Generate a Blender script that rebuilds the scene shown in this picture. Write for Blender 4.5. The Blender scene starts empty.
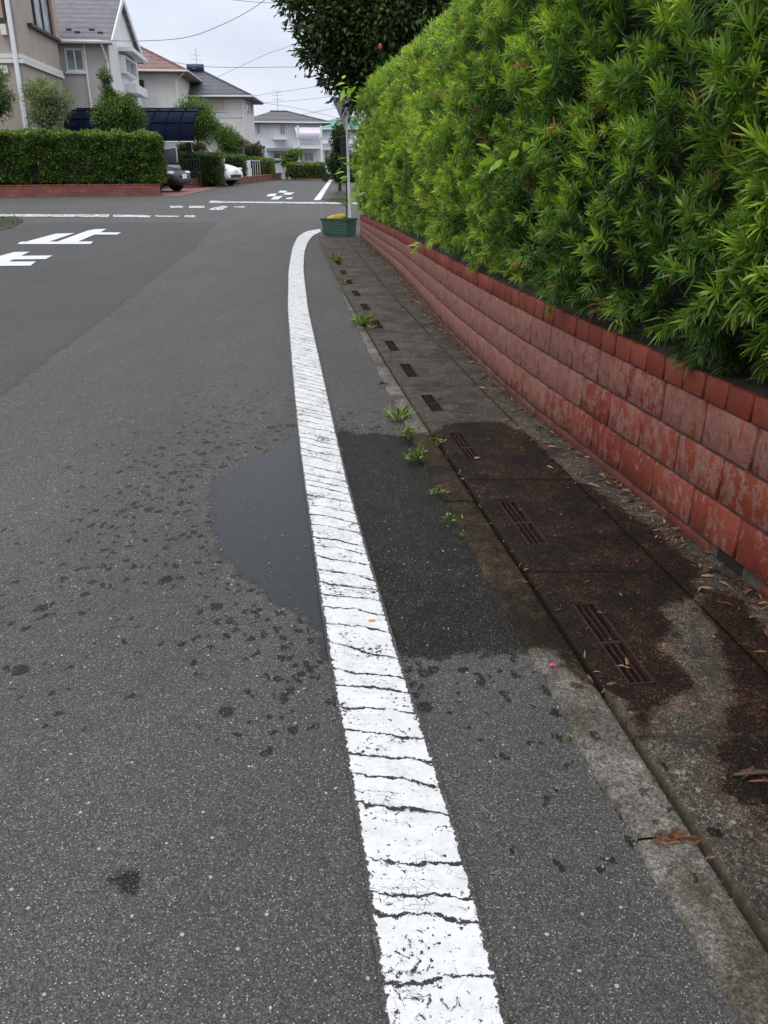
import bpy, math, random
import numpy as np
from mathutils import Vector, Matrix, noise as mnoise

# ------------------------------------------------------------------ camera, sky, sun
F = 840.0; HZ = 156.0; H = 1.42
PIT = math.atan((512 - HZ) / F); SP, CP = math.sin(PIT), math.cos(PIT)
sc = bpy.context.scene
col = sc.collection
cam = bpy.data.objects.new('camera', bpy.data.cameras.new('camera')); col.objects.link(cam)
cam.location = (0, 0, H); cam.rotation_euler = (math.pi / 2 - PIT, 0, 0)
cam.data.sensor_fit = 'VERTICAL'; cam.data.sensor_height = 24; cam.data.sensor_width = 18
cam.data.lens = F / 1024 * 24; cam.data.clip_start = 0.05; cam.data.clip_end = 2000
sc.camera = cam

SUN_EL, SUN_AZ = math.radians(58), math.radians(200)
world = bpy.data.worlds.new('World'); sc.world = world; world.use_nodes = True
wn, wl = world.node_tree.nodes, world.node_tree.links
wn.clear()
wo = wn.new('ShaderNodeOutputWorld'); bg = wn.new('ShaderNodeBackground')
bg.inputs['Strength'].default_value = 0.1
sky = wn.new('ShaderNodeTexSky'); sky.sky_type = 'NISHITA'; sky.sun_disc = False
sky.sun_elevation = SUN_EL; sky.sun_rotation = SUN_AZ
tc = wn.new('ShaderNodeTexCoord'); sep = wn.new('ShaderNodeSeparateXYZ')
wl.new(tc.outputs['Generated'], sep.inputs[0])
ramp = wn.new('ShaderNodeMapRange')                    # overcast: zenith brighter than horizon
ramp.inputs['From Min'].default_value = 0.12; ramp.inputs['From Max'].default_value = 0.8
ramp.inputs['To Min'].default_value = 9.0; ramp.inputs['To Max'].default_value = 15.5
wl.new(sep.outputs['Z'], ramp.inputs['Value'])
mp = wn.new('ShaderNodeMapping'); mp.inputs['Scale'].default_value = (1, 1, 2.6)
wl.new(tc.outputs['Generated'], mp.inputs[0])
nz = wn.new('ShaderNodeTexNoise'); nz.inputs['Scale'].default_value = 3.2; nz.inputs['Detail'].default_value = 5
nz.inputs['Roughness'].default_value = 0.5
wl.new(mp.outputs[0], nz.inputs['Vector'])
cr = wn.new('ShaderNodeValToRGB')
cr.color_ramp.elements[0].position = 0.3; cr.color_ramp.elements[0].color = (0.78, 0.85, 1.02, 1)
cr.color_ramp.elements[1].position = 0.7; cr.color_ramp.elements[1].color = (1.08, 1.10, 1.16, 1)
wl.new(nz.outputs['Fac'], cr.inputs[0])
mul = wn.new('ShaderNodeVectorMath'); mul.operation = 'SCALE'
wl.new(cr.outputs[0], mul.inputs[0]); wl.new(ramp.outputs[0], mul.inputs['Scale'])
mx = wn.new('ShaderNodeMix'); mx.data_type = 'RGBA'; mx.inputs[0].default_value = 0.93
wl.new(sky.outputs[0], mx.inputs[6]); wl.new(mul.outputs[0], mx.inputs[7])
wl.new(mx.outputs[2], bg.inputs['Color']); wl.new(bg.outputs[0], wo.inputs[0])

sun = bpy.data.objects.new('sun', bpy.data.lights.new('sun', 'SUN')); col.objects.link(sun)
sun.data.energy = 1.0; sun.data.angle = math.radians(25); sun.data.color = (1.0, 0.97, 0.92)
sd = Vector((math.sin(SUN_AZ) * math.cos(SUN_EL), math.cos(SUN_AZ) * math.cos(SUN_EL), math.sin(SUN_EL)))
sun.rotation_euler = sd.to_track_quat('Z', 'Y').to_euler(); sun.location = (0, -10, 30)

sc.view_settings.view_transform = 'Standard'; sc.view_settings.look = 'None'
sc.view_settings.gamma = 1; sc.view_settings.exposure = 0.05; sc.view_settings.use_curve_mapping = False

# ------------------------------------------------------------------ helpers
rng = np.random.default_rng(7); random.seed(7)
def ray(px, py):
    u = (px - 384) / F; v = (py - 512) / F
    return Vector((u, CP - v * SP, -(SP + v * CP)))
def gp(px, py, z=0.0):
    r = ray(px, py); t = (z - H) / r.z
    return (r.x * t, r.y * t)
def at(px, py, Y):
    r = ray(px, py); t = Y / r.y
    return Vector((r.x * t, Y, H + r.z * t))

def tag(o, label=None, cat=None, group=None, kind=None):
    if label: o['label'] = label
    if cat: o['category'] = cat
    if group: o['group'] = group
    if kind: o['kind'] = kind
    return o
def empty(name, loc=(0, 0, 0), rz=0.0):
    o = bpy.data.objects.new(name, None); col.objects.link(o)
    o.location = loc; o.rotation_euler = (0, 0, rz); o.empty_display_size = 0.2
    return o
class MB:
    def __init__(s): s.v = []; s.f = []
    def add(s, vs, fs):
        n = len(s.v); s.v += [tuple(p) for p in vs]; s.f += [tuple(i + n for i in f) for f in fs]
    def box(s, x0, x1, y0, y1, z0, z1, M=None, b=0.0):
        vs = [Vector((x, y, z)) for z in (z0, z1) for y in (y0, y1) for x in (x0, x1)]
        if M is not None: vs = [M @ p for p in vs]
        s.add(vs, [(0, 2, 3, 1), (4, 5, 7, 6), (0, 1, 5, 4), (2, 6, 7, 3), (0, 4, 6, 2), (1, 3, 7, 5)])
    def bbox(s, x0, x1, y0, y1, z0, z1, b, M=None):
        """box with chamfered edges"""
        vs = []; 
        for z, i in ((z0, 1), (z0 + b, 0), (z1 - b, 0), (z1, 1)):
            e = b if i else 0
            for x, y in ((x0 + b, y0 + e), (x1 - b, y0 + e), (x1 - e, y0 + b), (x1 - e, y1 - b), (x1 - b, y1 - e), (x0 + b, y1 - e), (x0 + e, y1 - b), (x0 + e, y0 + b)):
                vs.append(Vector((x, y, z)))
        if M is not None: vs = [M @ p for p in vs]
        fs = [tuple(range(7, -1, -1)), tuple(range(24, 32))]
        for k in range(3):
            for i in range(8):
                j = (i + 1) % 8; fs.append((k * 8 + i, k * 8 + j, k * 8 + 8 + j, k * 8 + 8 + i))
        s.add(vs, fs)
    def prism(s, prof, a, b, axis='y', M=None):
        """prof: 2D polygon; extruded a..b along axis (x: prof=(y,z); y: prof=(x,z); z: prof=(x,y))"""
        n = len(prof); vs = []
        for t in (a, b):
            for p, q in prof:
                vs.append(Vector((t, p, q)) if axis == 'x' else Vector((p, t, q)) if axis == 'y' else Vector((p, q, t)))
        if M is not None: vs = [M @ p for p in vs]
        s.add(vs, [tuple(range(n)), tuple(range(2 * n - 1, n - 1, -1))] + [(i, i + n, (i + 1) % n + n, (i + 1) % n) for i in range(n)])
    def tube(s, pts, rad, n=8, cap=True):
        pts = [Vector(p) for p in pts]
        if not hasattr(rad, '__len__'): rad = [rad] * len(pts)
        base = len(s.v); up = Vector((0.13, 0.21, 1)).normalized()
        for i, p in enumerate(pts):
            d = (pts[min(i + 1, len(pts) - 1)] - pts[max(i - 1, 0)]).normalized()
            a = d.cross(up)
            if a.length < 0.05: a = d.cross(Vector((1, 0, 0)))
            a.normalize(); b = d.cross(a)
            for k in range(n):
                t = 2 * math.pi * k / n
                s.v.append(tuple(p + (a * math.cos(t) + b * math.sin(t)) * rad[i]))
        for i in range(len(pts) - 1):
            for k in range(n):
                k2 = (k + 1) % n
                s.f.append((base + i * n + k, base + i * n + k2, base + (i + 1) * n + k2, base + (i + 1) * n + k))
        if cap:
            s.f.append(tuple(base + k for k in range(n - 1, -1, -1)))
            e = base + (len(pts) - 1) * n; s.f.append(tuple(e + k for k in range(n)))
    def lathe(s, prof, c=(0, 0, 0), n=20, axis='z', M=None):
        base = len(s.v)
        for r, z in prof:
            for k in range(n):
                t = 2 * math.pi * k / n; a, b = r * math.cos(t), r * math.sin(t)
                p = Vector((a, b, z)) if axis == 'z' else Vector((a, z, b)) if axis == 'y' else Vector((z, a, b))
                p += Vector(c); s.v.append(tuple(M @ p if M is not None else p))
        for i in range(len(prof) - 1):
            for k in range(n):
                k2 = (k + 1) % n
                s.f.append((base + i * n + k, base + i * n + k2, base + (i + 1) * n + k2, base + (i + 1) * n + k))
        s.f.append(tuple(base + k for k in range(n - 1, -1, -1)))
        e = base + (len(prof) - 1) * n; s.f.append(tuple(e + k for k in range(n)))
    def build(s, name, mat, parent=None, smooth=False):
        me = bpy.data.meshes.new(name); me.from_pydata(s.v, [], s.f); me.update()
        if mat: me.materials.append(mat)
        if smooth: me.polygons.foreach_set('use_smooth', [True] * len(me.polygons))
        o = bpy.data.objects.new(name, me); col.objects.link(o); o.parent = parent
        return o
def np_mesh(name, V, Q, mat, parent=None, attrs=None, smooth=False, uv=None):
    me = bpy.data.meshes.new(name); k = Q.shape[1]
    me.vertices.add(len(V)); me.vertices.foreach_set('co', np.ascontiguousarray(V, dtype=np.float32).ravel())
    me.loops.add(Q.size); me.loops.foreach_set('vertex_index', np.ascontiguousarray(Q, dtype=np.int32).ravel())
    me.polygons.add(len(Q)); me.polygons.foreach_set('loop_start', np.arange(0, Q.size, k, dtype=np.int32))
    me.update(calc_edges=True)
    if smooth: me.polygons.foreach_set('use_smooth', np.ones(len(Q), dtype=bool))
    for n_, a in (attrs or {}).items():
        at_ = me.attributes.new(n_, 'FLOAT', 'POINT'); at_.data.foreach_set('value', np.ascontiguousarray(a, dtype=np.float32))
    if uv is not None:
        l = me.uv_layers.new(name='UVMap'); l.data.foreach_set('uv', np.ascontiguousarray(uv[Q.ravel()], dtype=np.float32).ravel())
    me.materials.append(mat)
    o = bpy.data.objects.new(name, me); col.objects.link(o); o.parent = parent
    return o
def gridq(nu, nv):
    i = np.arange((nu - 1) * (nv - 1)); a = i // (nv - 1) * nv + i % (nv - 1)
    return np.stack([a, a + nv, a + nv + 1, a + 1], 1)
def nrmz(a): return a / np.maximum(np.linalg.norm(a, axis=-1, keepdims=True), 1e-9)

# ------------------------------------------------------------------ materials
class NT:
    def __init__(s, name):
        s.m = bpy.data.materials.new(name); s.m.use_nodes = True
        s.n, s.l = s.m.node_tree.nodes, s.m.node_tree.links
        s.b = s.n['Principled BSDF']; s.co = s.n.new('ShaderNodeTexCoord').outputs['Object']
    def put(s, sock, v):
        if isinstance(v, bpy.types.NodeSocket): s.l.new(v, sock)
        elif isinstance(v, (tuple, list)) and len(v) == 3 and sock.type == 'RGBA': sock.default_value = (*v, 1)
        else: sock.default_value = v
    def noise(s, sc_, det=3, rough=0.55, vec=None, dist=0.0):
        t = s.n.new('ShaderNodeTexNoise'); s.put(t.inputs['Vector'], vec if vec is not None else s.co)
        t.inputs['Scale'].default_value = sc_; t.inputs['Detail'].default_value = det; t.inputs['Roughness'].default_value = rough
        t.inputs['Distortion'].default_value = dist
        return t.outputs['Fac']
    def voro(s, sc_, feat='F1', vec=None, rnd=1.0, dim='3D', w=None):   # dim: 1D uses w
        t = s.n.new('ShaderNodeTexVoronoi'); t.feature = feat; t.voronoi_dimensions = dim
        if dim == '1D': s.put(t.inputs['W'], w)
        else: s.put(t.inputs['Vector'], vec if vec is not None else s.co)
        t.inputs['Scale'].default_value = sc_; t.inputs['Randomness'].default_value = rnd
        return t
    def map(s, v, a, b, c=0.0, d=1.0, smooth=False):
        t = s.n.new('ShaderNodeMapRange'); s.put(t.inputs[0], v)
        if smooth: t.interpolation_type = 'SMOOTHSTEP'
        t.inputs[1].default_value = a; t.inputs[2].default_value = b; t.inputs[3].default_value = c; t.inputs[4].default_value = d
        return t.outputs[0]
    def math(s, op, a, b=0.0, c=0.0):
        t = s.n.new('ShaderNodeMath'); t.operation = op; s.put(t.inputs[0], a); s.put(t.inputs[1], b); s.put(t.inputs[2], c)
        return t.outputs[0]
    def mix(s, f, a, b, mode='MIX'):
        t = s.n.new('ShaderNodeMix'); t.data_type = 'RGBA'; t.blend_type = mode
        s.put(t.inputs[0], f); s.put(t.inputs[6], a); s.put(t.inputs[7], b); return t.outputs[2]
    def ramp(s, v, *st):
        t = s.n.new('ShaderNodeValToRGB'); s.put(t.inputs[0], v); e = t.color_ramp.elements
        e[0].position, e[0].color = st[0][0], (*st[0][1], 1); e[1].position, e[1].color = st[-1][0], (*st[-1][1], 1)
        for p, c in st[1:-1]: x = e.new(p); x.color = (*c, 1)
        return t.outputs[0]
    def attr(s, name):
        t = s.n.new('ShaderNodeAttribute'); t.attribute_name = name; return t.outputs['Fac']
    def scalev(s, x, y, z, rot=(0, 0, 0), vec=None):
        t = s.n.new('ShaderNodeMapping'); s.put(t.inputs[0], vec if vec is not None else s.co)
        t.inputs['Scale'].default_value = (x, y, z); t.inputs['Rotation'].default_value = rot; return t.outputs[0]
    def sep(s, v=None):
        t = s.n.new('ShaderNodeSeparateXYZ'); s.put(t.inputs[0], v if v is not None else s.co); return t.outputs
    def bump(s, h, st=0.5, d=0.002):
        t = s.n.new('ShaderNodeBump'); s.put(t.inputs['Height'], h); t.inputs['Strength'].default_value = st; t.inputs['Distance'].default_value = d
        s.l.new(t.outputs[0], s.b.inputs['Normal']); return t
    def done(s, colr, rough=0.8, spec=None, metal=None):
        s.put(s.b.inputs['Base Color'], colr); s.put(s.b.inputs['Roughness'], rough)
        if spec is not None: s.put(s.b.inputs['Specular IOR Level'], spec)
        if metal is not None: s.b.inputs['Metallic'].default_value = metal
        return s.m
def paint(name, c, rough=0.5, var=0.12, sc_=6.0, metal=0.0, spec=None, bump=0.0):
    t = NT(name); n = t.noise(sc_, 4); n2 = t.noise(sc_ * 9, 2)
    f = t.math('ADD', t.math('MULTIPLY', n, 0.7), t.math('MULTIPLY', n2, 0.3))
    d = tuple(x * (1 - var * 1.6) for x in c); l = tuple(min(1, x * (1 + var)) for x in c)
    if bump: t.bump(n2, bump, 0.004)
    return t.done(t.ramp(f, (0.3, d), (0.7, l)), rough, spec, metal)

def asphalt_nodes(t, marks=True):
    """returns colour, roughness, height of the weathered asphalt"""
    vf = t.voro(310); vs = t.sep(vf.outputs['Color'])
    base = t.ramp(vs[0], (0.0, (0.036, 0.034, 0.030)), (0.5, (0.080, 0.0755, 0.067)), (0.9, (0.130, 0.122, 0.108)), (1.0, (0.24, 0.225, 0.20)))
    stone = t.math('MULTIPLY', t.math('GREATER_THAN', vs[1], 0.968), t.math('LESS_THAN', vf.outputs['Distance'], 0.42))
    base = t.mix(stone, base, t.ramp(vs[2], (0, (0.46, 0.46, 0.45)), (0.7, (0.62, 0.61, 0.58)), (1, (0.42, 0.33, 0.22))))
    v2 = t.voro(62); s2 = t.sep(v2.outputs['Color'])
    big = t.math('MULTIPLY', t.math('GREATER_THAN', s2[1], 0.972), t.math('LESS_THAN', v2.outputs['Distance'], 0.26))
    base = t.mix(big, base, t.ramp(s2[2], (0, (0.17, 0.18, 0.2)), (0.6, (0.45, 0.45, 0.43)), (0.93, (0.5, 0.48, 0.44)), (1, (0.4, 0.26, 0.14))))
    pit = t.map(vf.outputs['Distance'], 0.35, 0.75, 1.0, 0.62)
    base = t.mix(1.0, base, pit, 'MULTIPLY')
    lg = t.map(t.noise(1.1, 5, 0.65, vec=t.scalev(1.3, 0.45, 1)), 0.3, 0.7, 0.82, 1.14); md = t.map(t.noise(13, 6, 0.78), 0.3, 0.7, 0.84, 1.14)
    base = t.mix(1.0, base, lg, 'MULTIPLY'); base = t.mix(1.0, base, md, 'MULTIPLY')
    h = t.math('ADD', t.math('MULTIPLY', vf.outputs['Distance'], -0.35), t.math('MULTIPLY', t.noise(300, 3), 0.5))
    return base, h
def wetting(t, base, h, dry_rough=0.80, kr=0.85, kp=0.30, blue=True):
    """darkens where the attribute says water lies, with a ragged edge"""
    w = t.attr('wet'); pool = t.attr('pool'); drip = t.attr('drip')
    n = t.math('ADD', t.math('MULTIPLY', t.noise(6, 6, 0.75), 0.24), t.math('MULTIPLY', t.noise(60, 4, 0.8), 0.07))
    wv = t.map(t.math('ADD', w, t.math('SUBTRACT', n, 0.150)), -0.012, 0.02, smooth=True)
    pv = t.map(t.math('ADD', pool, t.math('SUBTRACT', n, 0.150)), -0.01, 0.02, smooth=True)
    warp = t.n.new('ShaderNodeMix'); warp.data_type = 'VECTOR'; warp.inputs[0].default_value = 0.06
    nn = t.n.new('ShaderNodeTexNoise'); nn.inputs['Scale'].default_value = 26; nn.inputs['Detail'].default_value = 4; t.put(nn.inputs['Vector'], t.co)
    t.put(warp.inputs[4], t.co); t.put(warp.inputs[5], nn.outputs['Color'])
    vd = t.voro(14, vec=t.scalev(1, 0.8, 0, vec=warp.outputs[1]), dim='2D'); ds = t.sep(vd.outputs['Color'])
    rad = t.math('MULTIPLY', t.math('ADD', t.math('MULTIPLY', ds[0], 0.30), 0.05), t.map(ds[1], 0.25, 0.8, 0, 1))
    spot = t.math('MULTIPLY', t.map(t.math('SUBTRACT', rad, vd.outputs['Distance']), -0.02, 0.03), t.math('GREATER_THAN', drip, t.math('MULTIPLY', ds[2], 1.0)))
    ve = t.voro(27, vec=t.scalev(1, 0.7, 0, vec=warp.outputs[1]), dim='2D'); es = t.sep(ve.outputs['Color'])
    sp2 = t.math('MULTIPLY', t.map(t.math('SUBTRACT', t.math('ADD', t.math('MULTIPLY', es[0], 0.28), 0.08), ve.outputs['Distance']), -0.03, 0.04), t.math('GREATER_THAN', t.math('MULTIPLY', drip, 0.8), es[2]))
    wet = t.math('MAXIMUM', wv, t.math('MULTIPLY', t.math('MAXIMUM', spot, sp2), 0.9))
    g = t.n.new('ShaderNodeGamma'); t.put(g.inputs[0], base); g.inputs[1].default_value = 1.55
    mot = t.map(t.noise(7, 5, 0.7), 0.35, 0.65, 0.8, 1.35)
    c = t.mix(wet, base, t.mix(1.0, t.mix(1.0, g.outputs[0], (kr, kr * 1.02, kr * 0.96), 'MULTIPLY'), mot, 'MULTIPLY'))
    c = t.mix(pv, c, t.mix(1.0, g.outputs[0], (kp, kp * 1.15, kp * 1.6), 'MULTIPLY'))  # blue tint in the puddle colour stands in for reflected sky
    t.put(t.b.inputs['Specular IOR Level'], t.math('SUBTRACT', 0.45, t.math('ADD', t.math('MULTIPLY', t.math('SUBTRACT', wet, pv), 0.22), t.math('MULTIPLY', pv, 0.10))))
    r = t.math('SUBTRACT', dry_rough, t.math('MULTIPLY', wet, 0.12)); r = t.math('SUBTRACT', r, t.math('MULTIPLY', pv, 0.46))
    b = t.bump(h, 0.9, 0.004); t.put(b.inputs['Strength'], t.math('SUBTRACT', 0.9, t.math('MULTIPLY', pv, 0.45)))
    return c, r, wet
def m_asphalt():
    t = NT('asphalt'); base, h = asphalt_nodes(t)
    old = t.attr('old')
    seam_n = t.math('MULTIPLY', t.math('SUBTRACT', t.noise(6, 4), 0.5), 0.12)
    o = t.math('ADD', old, seam_n)
    ov = t.map(o, -0.01, 0.01); base = t.mix(ov, base, t.mix(1.0, base, (0.74, 0.75, 0.74), 'MULTIPLY'))
    crack = t.map(t.math('ABSOLUTE', o), 0.004, 0.03, 1, 0)
    base = t.mix(t.math('MULTIPLY', crack, 0.6), base, (0.035, 0.035, 0.033))
    c, r, _ = wetting(t, base, h)
    return t.done(c, r)
def m_concrete(name, c0, c1, dark=1.0, wet=True, moss=0.0):
    t = NT(name)
    vf = t.voro(190); vs = t.sep(vf.outputs['Color'])
    mid = tuple((a + b) / 2 for a, b in zip(c0, c1))
    base = t.ramp(vs[0], (0, c0), (0.6, mid), (1, c1))
    st = t.math('MULTIPLY', t.math('GREATER_THAN', vs[1], 0.80), t.math('LESS_THAN', vf.outputs['Distance'], 0.42))
    base = t.mix(st, base, t.ramp(vs[2], (0, (0.30, 0.28, 0.24)), (0.7, (0.42, 0.40, 0.36)), (1, (0.24, 0.17, 0.11))))
    v2 = t.voro(48); s2 = t.sep(v2.outputs['Color'])
    big = t.math('MULTIPLY', t.math('GREATER_THAN', s2[1], 0.84), t.math('LESS_THAN', v2.outputs['Distance'], 0.30))
    base = t.mix(big, base, t.ramp(s2[2], (0, (0.11, 0.115, 0.13)), (0.6, (0.30, 0.28, 0.25)), (1, (0.38, 0.34, 0.30))))
    grime = t.map(t.noise(3.2, 7, 0.78), 0.40, 0.62)
    base = t.mix(grime, t.mix(1.0, base, (0.33, 0.30, 0.25), 'MULTIPLY'), base)
    g2 = t.map(t.noise(55, 6, 0.9), 0.45, 0.56)
    base = t.mix(g2, t.mix(1.0, base, (0.55, 0.52, 0.47), 'MULTIPLY'), base)
    if moss:
        e = t.map(t.math('ADD', t.attr('edge'), t.math('MULTIPLY', t.noise(16, 5, 0.7), 0.9)), 1.08, 1.35)
        base = t.mix(t.math('MULTIPLY', e, moss), base, t.ramp(t.noise(40, 3), (0.45, (0.040, 0.030, 0.020)), (0.72, (0.075, 0.075, 0.026))))
    h = t.math('ADD', t.math('MULTIPLY', vf.outputs['Distance'], -0.5), t.math('MULTIPLY', t.noise(120, 4, 0.7), 0.8))
    w0 = t.attr('wet')
    base = t.mix(t.map(w0, -0.05, 0.03), base, t.mix(1.0, base, (0.80, 0.66, 0.50) if dark < 1 else (1.05, 0.78, 0.58), 'MULTIPLY'))
    c, r, _ = wetting(t, base, h, 0.85, 0.95, 0.4)
    return t.done(c, r)
def m_linepaint(name, wear=0.5):
    t = NT(name); base, h = asphalt_nodes(t)
    uv = t.n.new('ShaderNodeUVMap'); uvs = t.sep(uv.outputs[0])
    wr = t.math('MULTIPLY', t.math('SUBTRACT', t.noise(34, 6, 0.75), 0.5), 0.040)
    wr2 = t.math('MULTIPLY', t.math('SUBTRACT', t.noise(3.5, 3), 0.5), 0.12)
    vv = t.math('ADD', t.math('ADD', uvs[1], wr), wr2)
    e1 = t.voro(9.5, 'DISTANCE_TO_EDGE', dim='1D', w=vv).outputs['Distance']
    thr = t.map(t.noise(14, 5, 0.85), 0.35, 0.68, 0.0, 0.09)
    c1 = t.math('LESS_THAN', e1, thr)
    e1b = t.voro(21.0, 'DISTANCE_TO_EDGE', dim='1D', w=t.math('ADD', vv, 3.3)).outputs['Distance']
    c1b = t.math('LESS_THAN', e1b, t.map(t.noise(11, 4, 0.8, vec=t.scalev(1, 1.4, 1)), 0.54, 0.76, 0.0, 0.06))
    e2 = t.voro(48, 'DISTANCE_TO_EDGE').outputs['Distance']
    c2 = t.math('LESS_THAN', e2, t.map(t.noise(6, 5, 0.7), 0.52, 0.8, 0.0, 0.045))
    chip = t.math('GREATER_THAN', t.math('ADD', t.noise(75, 4, 0.7), t.math('MULTIPLY', t.noise(7, 3), 0.45)), 0.865)
    near = t.math('MULTIPLY', t.map(t.sep()[1], 1.45, 1.1), t.map(uvs[0], 0.16, 0.04, 0.45, 1.0))
    flake = t.math('GREATER_THAN', t.math('ADD', t.noise(30, 7, 0.8, dist=0.6), t.math('MULTIPLY', near, 0.13)), 0.68)
    chip = t.math('MAXIMUM', chip, flake)
    ed = t.attr('edge')
    er = t.math('GREATER_THAN', t.math('ADD', ed, t.math('MULTIPLY', t.noise(60, 4, 0.7), 0.020)), 0.0155)
    f = t.math('MAXIMUM', t.math('MAXIMUM', c1, c1b), t.math('MAXIMUM', c2, t.math('MAXIMUM', chip, er)))
    if wear > 0.5:
        f = t.math('MAXIMUM', f, t.math('GREATER_THAN', t.noise(3.5, 6, 0.8), wear - 0.08))
    wh = t.mix(1.0, t.ramp(t.noise(16, 5, 0.7), (0.3, (0.64, 0.635, 0.61)), (0.6, (0.80, 0.795, 0.77))), t.map(t.noise(150, 2), 0.3, 0.7, 0.90, 1.0), 'MULTIPLY')
    # rust-coloured splash on the paint
    c = t.mix(f, wh, t.mix(er, t.mix(1.0, base, (0.42, 0.42, 0.45), 'MULTIPLY'), t.mix(1.0, base, (0.85, 0.85, 0.86), 'MULTIPLY')))
    hh = t.math('ADD', t.math('MULTIPLY', f, -1.0), t.math('MULTIPLY', t.noise(200, 2), 0.25))
    t.bump(hh, 0.7, 0.003)
    return t.done(c, 0.62, 0.35)
def m_brick():
    t = NT('red_brick'); tint = t.attr('tint'); z = t.attr('hgt')
    red = t.ramp(t.math('ADD', t.math('MULTIPLY', tint, 0.3), t.math('MULTIPLY', t.noise(9, 4), 0.7)), (0.2, (0.145, 0.022, 0.011)), (0.55, (0.225, 0.042, 0.021)), (0.85, (0.285, 0.072, 0.040)))
    film = t.ramp(t.noise(18, 5, 0.7), (0.3, (0.200, 0.074, 0.050)), (0.7, (0.32, 0.165, 0.130)))
    blot = t.noise(11, 7, 0.70, vec=t.scalev(1.9, 1.9, 1.0))
    fine = t.noise(30, 5, 0.7, vec=t.scalev(1.5, 1.5, 0.8))
    m = t.math('ADD', t.math('MULTIPLY', blot, 0.6), t.math('MULTIPLY', fine, 0.4))
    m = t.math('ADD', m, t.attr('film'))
    m = t.math('ADD', m, t.math('MULTIPLY', t.math('SUBTRACT', tint, 0.5), 0.05))
    mm = t.map(m, 0.49, 0.515)
    c = t.mix(t.math('MULTIPLY', mm, 0.9), red, film)
    c = t.mix(t.map(t.noise(50, 6, 0.85), 0.50, 0.68, 0, 0.65), c, t.mix(1.0, c, (0.45, 0.4, 0.38), 'MULTIPLY'))
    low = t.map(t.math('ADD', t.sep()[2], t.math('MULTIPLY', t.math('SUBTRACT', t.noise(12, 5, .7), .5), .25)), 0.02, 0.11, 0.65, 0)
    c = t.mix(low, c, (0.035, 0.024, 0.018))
    t.bump(t.math('ADD', t.noise(110, 4, 0.7), t.noise(22, 4, 0.7)), 0.6, 0.005)
    return t.done(c, t.map(mm, 0, 1, 0.6, 0.9), 0.3)
def m_leaf(name, st, trans=0.22, rough=0.42, lumpy=0.0, spec=0.4):
    t = NT(name); c = t.ramp(t.attr('tint'), *st)
    c = t.mix(1.0, c, t.map(t.noise(2.2, 4), 0.3, 0.7, 0.85, 1.15), 'MULTIPLY')
    t.done(c, rough, spec)
    tr = t.n.new('ShaderNodeBsdfTranslucent'); t.put(tr.inputs['Color'], t.mix(1.0, c, (1.3, 1.5, 0.6), 'MULTIPLY'))
    ms = t.n.new('ShaderNodeMixShader'); ms.inputs[0].default_value = trans
    t.l.new(t.b.outputs[0], ms.inputs[1]); t.l.new(tr.outputs[0], ms.inputs[2])
    t.l.new(ms.outputs[0], t.n['Material Output'].inputs['Surface'])
    return t.m
def m_tiles(name, c, pitch=4.0):
    """roof slates: courses along the slope, broken joints"""
    t = NT(name); s = t.sep(); row = t.math('MULTIPLY', s[2], pitch)
    fr = t.math('FRACT', row); dark = t.math('LESS_THAN', fr, 0.16)
    n = t.noise(2.5, 5); cc = t.ramp(n, (0.3, tuple(x * 0.78 for x in c)), (0.7, tuple(x * 1.2 for x in c)))
    cc = t.mix(dark, cc, tuple(x * 0.5 for x in c))
    return t.done(cc, 0.75)
def m_glass(name, c=(0.20, 0.25, 0.28)):
    t = NT(name); n = t.noise(1.3, 2)
    return t.done(t.ramp(n, (0.35, tuple(x * 0.5 for x in c)), (0.65, c)), 0.08, 0.8)

M = {}
M['asphalt'] = m_asphalt()
M['kerb'] = m_concrete('kerb_concrete', (0.135, 0.125, 0.105), (0.38, 0.355, 0.31), dark=0.8, moss=0.9)
M['slab'] = m_concrete('slab_concrete', (0.046, 0.036, 0.026), (0.185, 0.155, 0.118), moss=0.8)
M['line'] = m_linepaint('road_paint'); M['line_far'] = m_linepaint('worn_road_paint', 0.62)
M['line_new'] = paint('fresh_road_paint', (0.66, 0.66, 0.64), 0.6, 0.06, 12)
M['brick'] = m_brick()
M['mortar'] = paint('mortar', (0.085, 0.068, 0.055), 0.95, 0.35, 14, bump=0.5)
M['coping_top'] = paint('coping_mortar_top', (0.050, 0.038, 0.030), 0.95, 0.5, 12, bump=0.4)
M['soil'] = paint('soil', (0.05, 0.036, 0.025), 0.95, 0.4, 6, bump=0.6)
M['podo'] = m_leaf('narrow_leaf', ((0.0, (0.022, 0.050, 0.011)), (0.3, (0.095, 0.182, 0.032)), (0.62, (0.25, 0.375, 0.048)), (0.94, (0.54, 0.63, 0.085)), (1.0, (0.34, 0.19, 0.08))), 0.34, 0.38)
M['vine'] = m_leaf('broad_yellow_green_leaf', ((0, (0.22, 0.38, 0.04)), (1, (0.40, 0.58, 0.06))), 0.35, 0.4)
M['hedge_leaf'] = m_leaf('small_hedge_leaf', ((0, (0.018, 0.040, 0.010)), (0.5, (0.085, 0.16, 0.028)), (0.9, (0.19, 0.29, 0.05)), (1, (0.30, 0.36, 0.09))), 0.15)
M['hedge_leaf_pale'] = m_leaf('pale_hedge_leaf', ((0, (0.06, 0.10, 0.02)), (0.5, (0.17, 0.25, 0.045)), (1, (0.28, 0.36, 0.08))), 0.15)
M['tree_dark'] = m_leaf('dark_broad_leaf', ((0, (0.012, 0.026, 0.008)), (0.6, (0.045, 0.085, 0.020)), (1, (0.12, 0.19, 0.04))), 0.10)
M['tree_mid'] = m_leaf('mid_green_leaf', ((0, (0.03, 0.065, 0.014)), (0.5, (0.10, 0.185, 0.032)), (1, (0.22, 0.32, 0.06))), 0.18)
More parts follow.
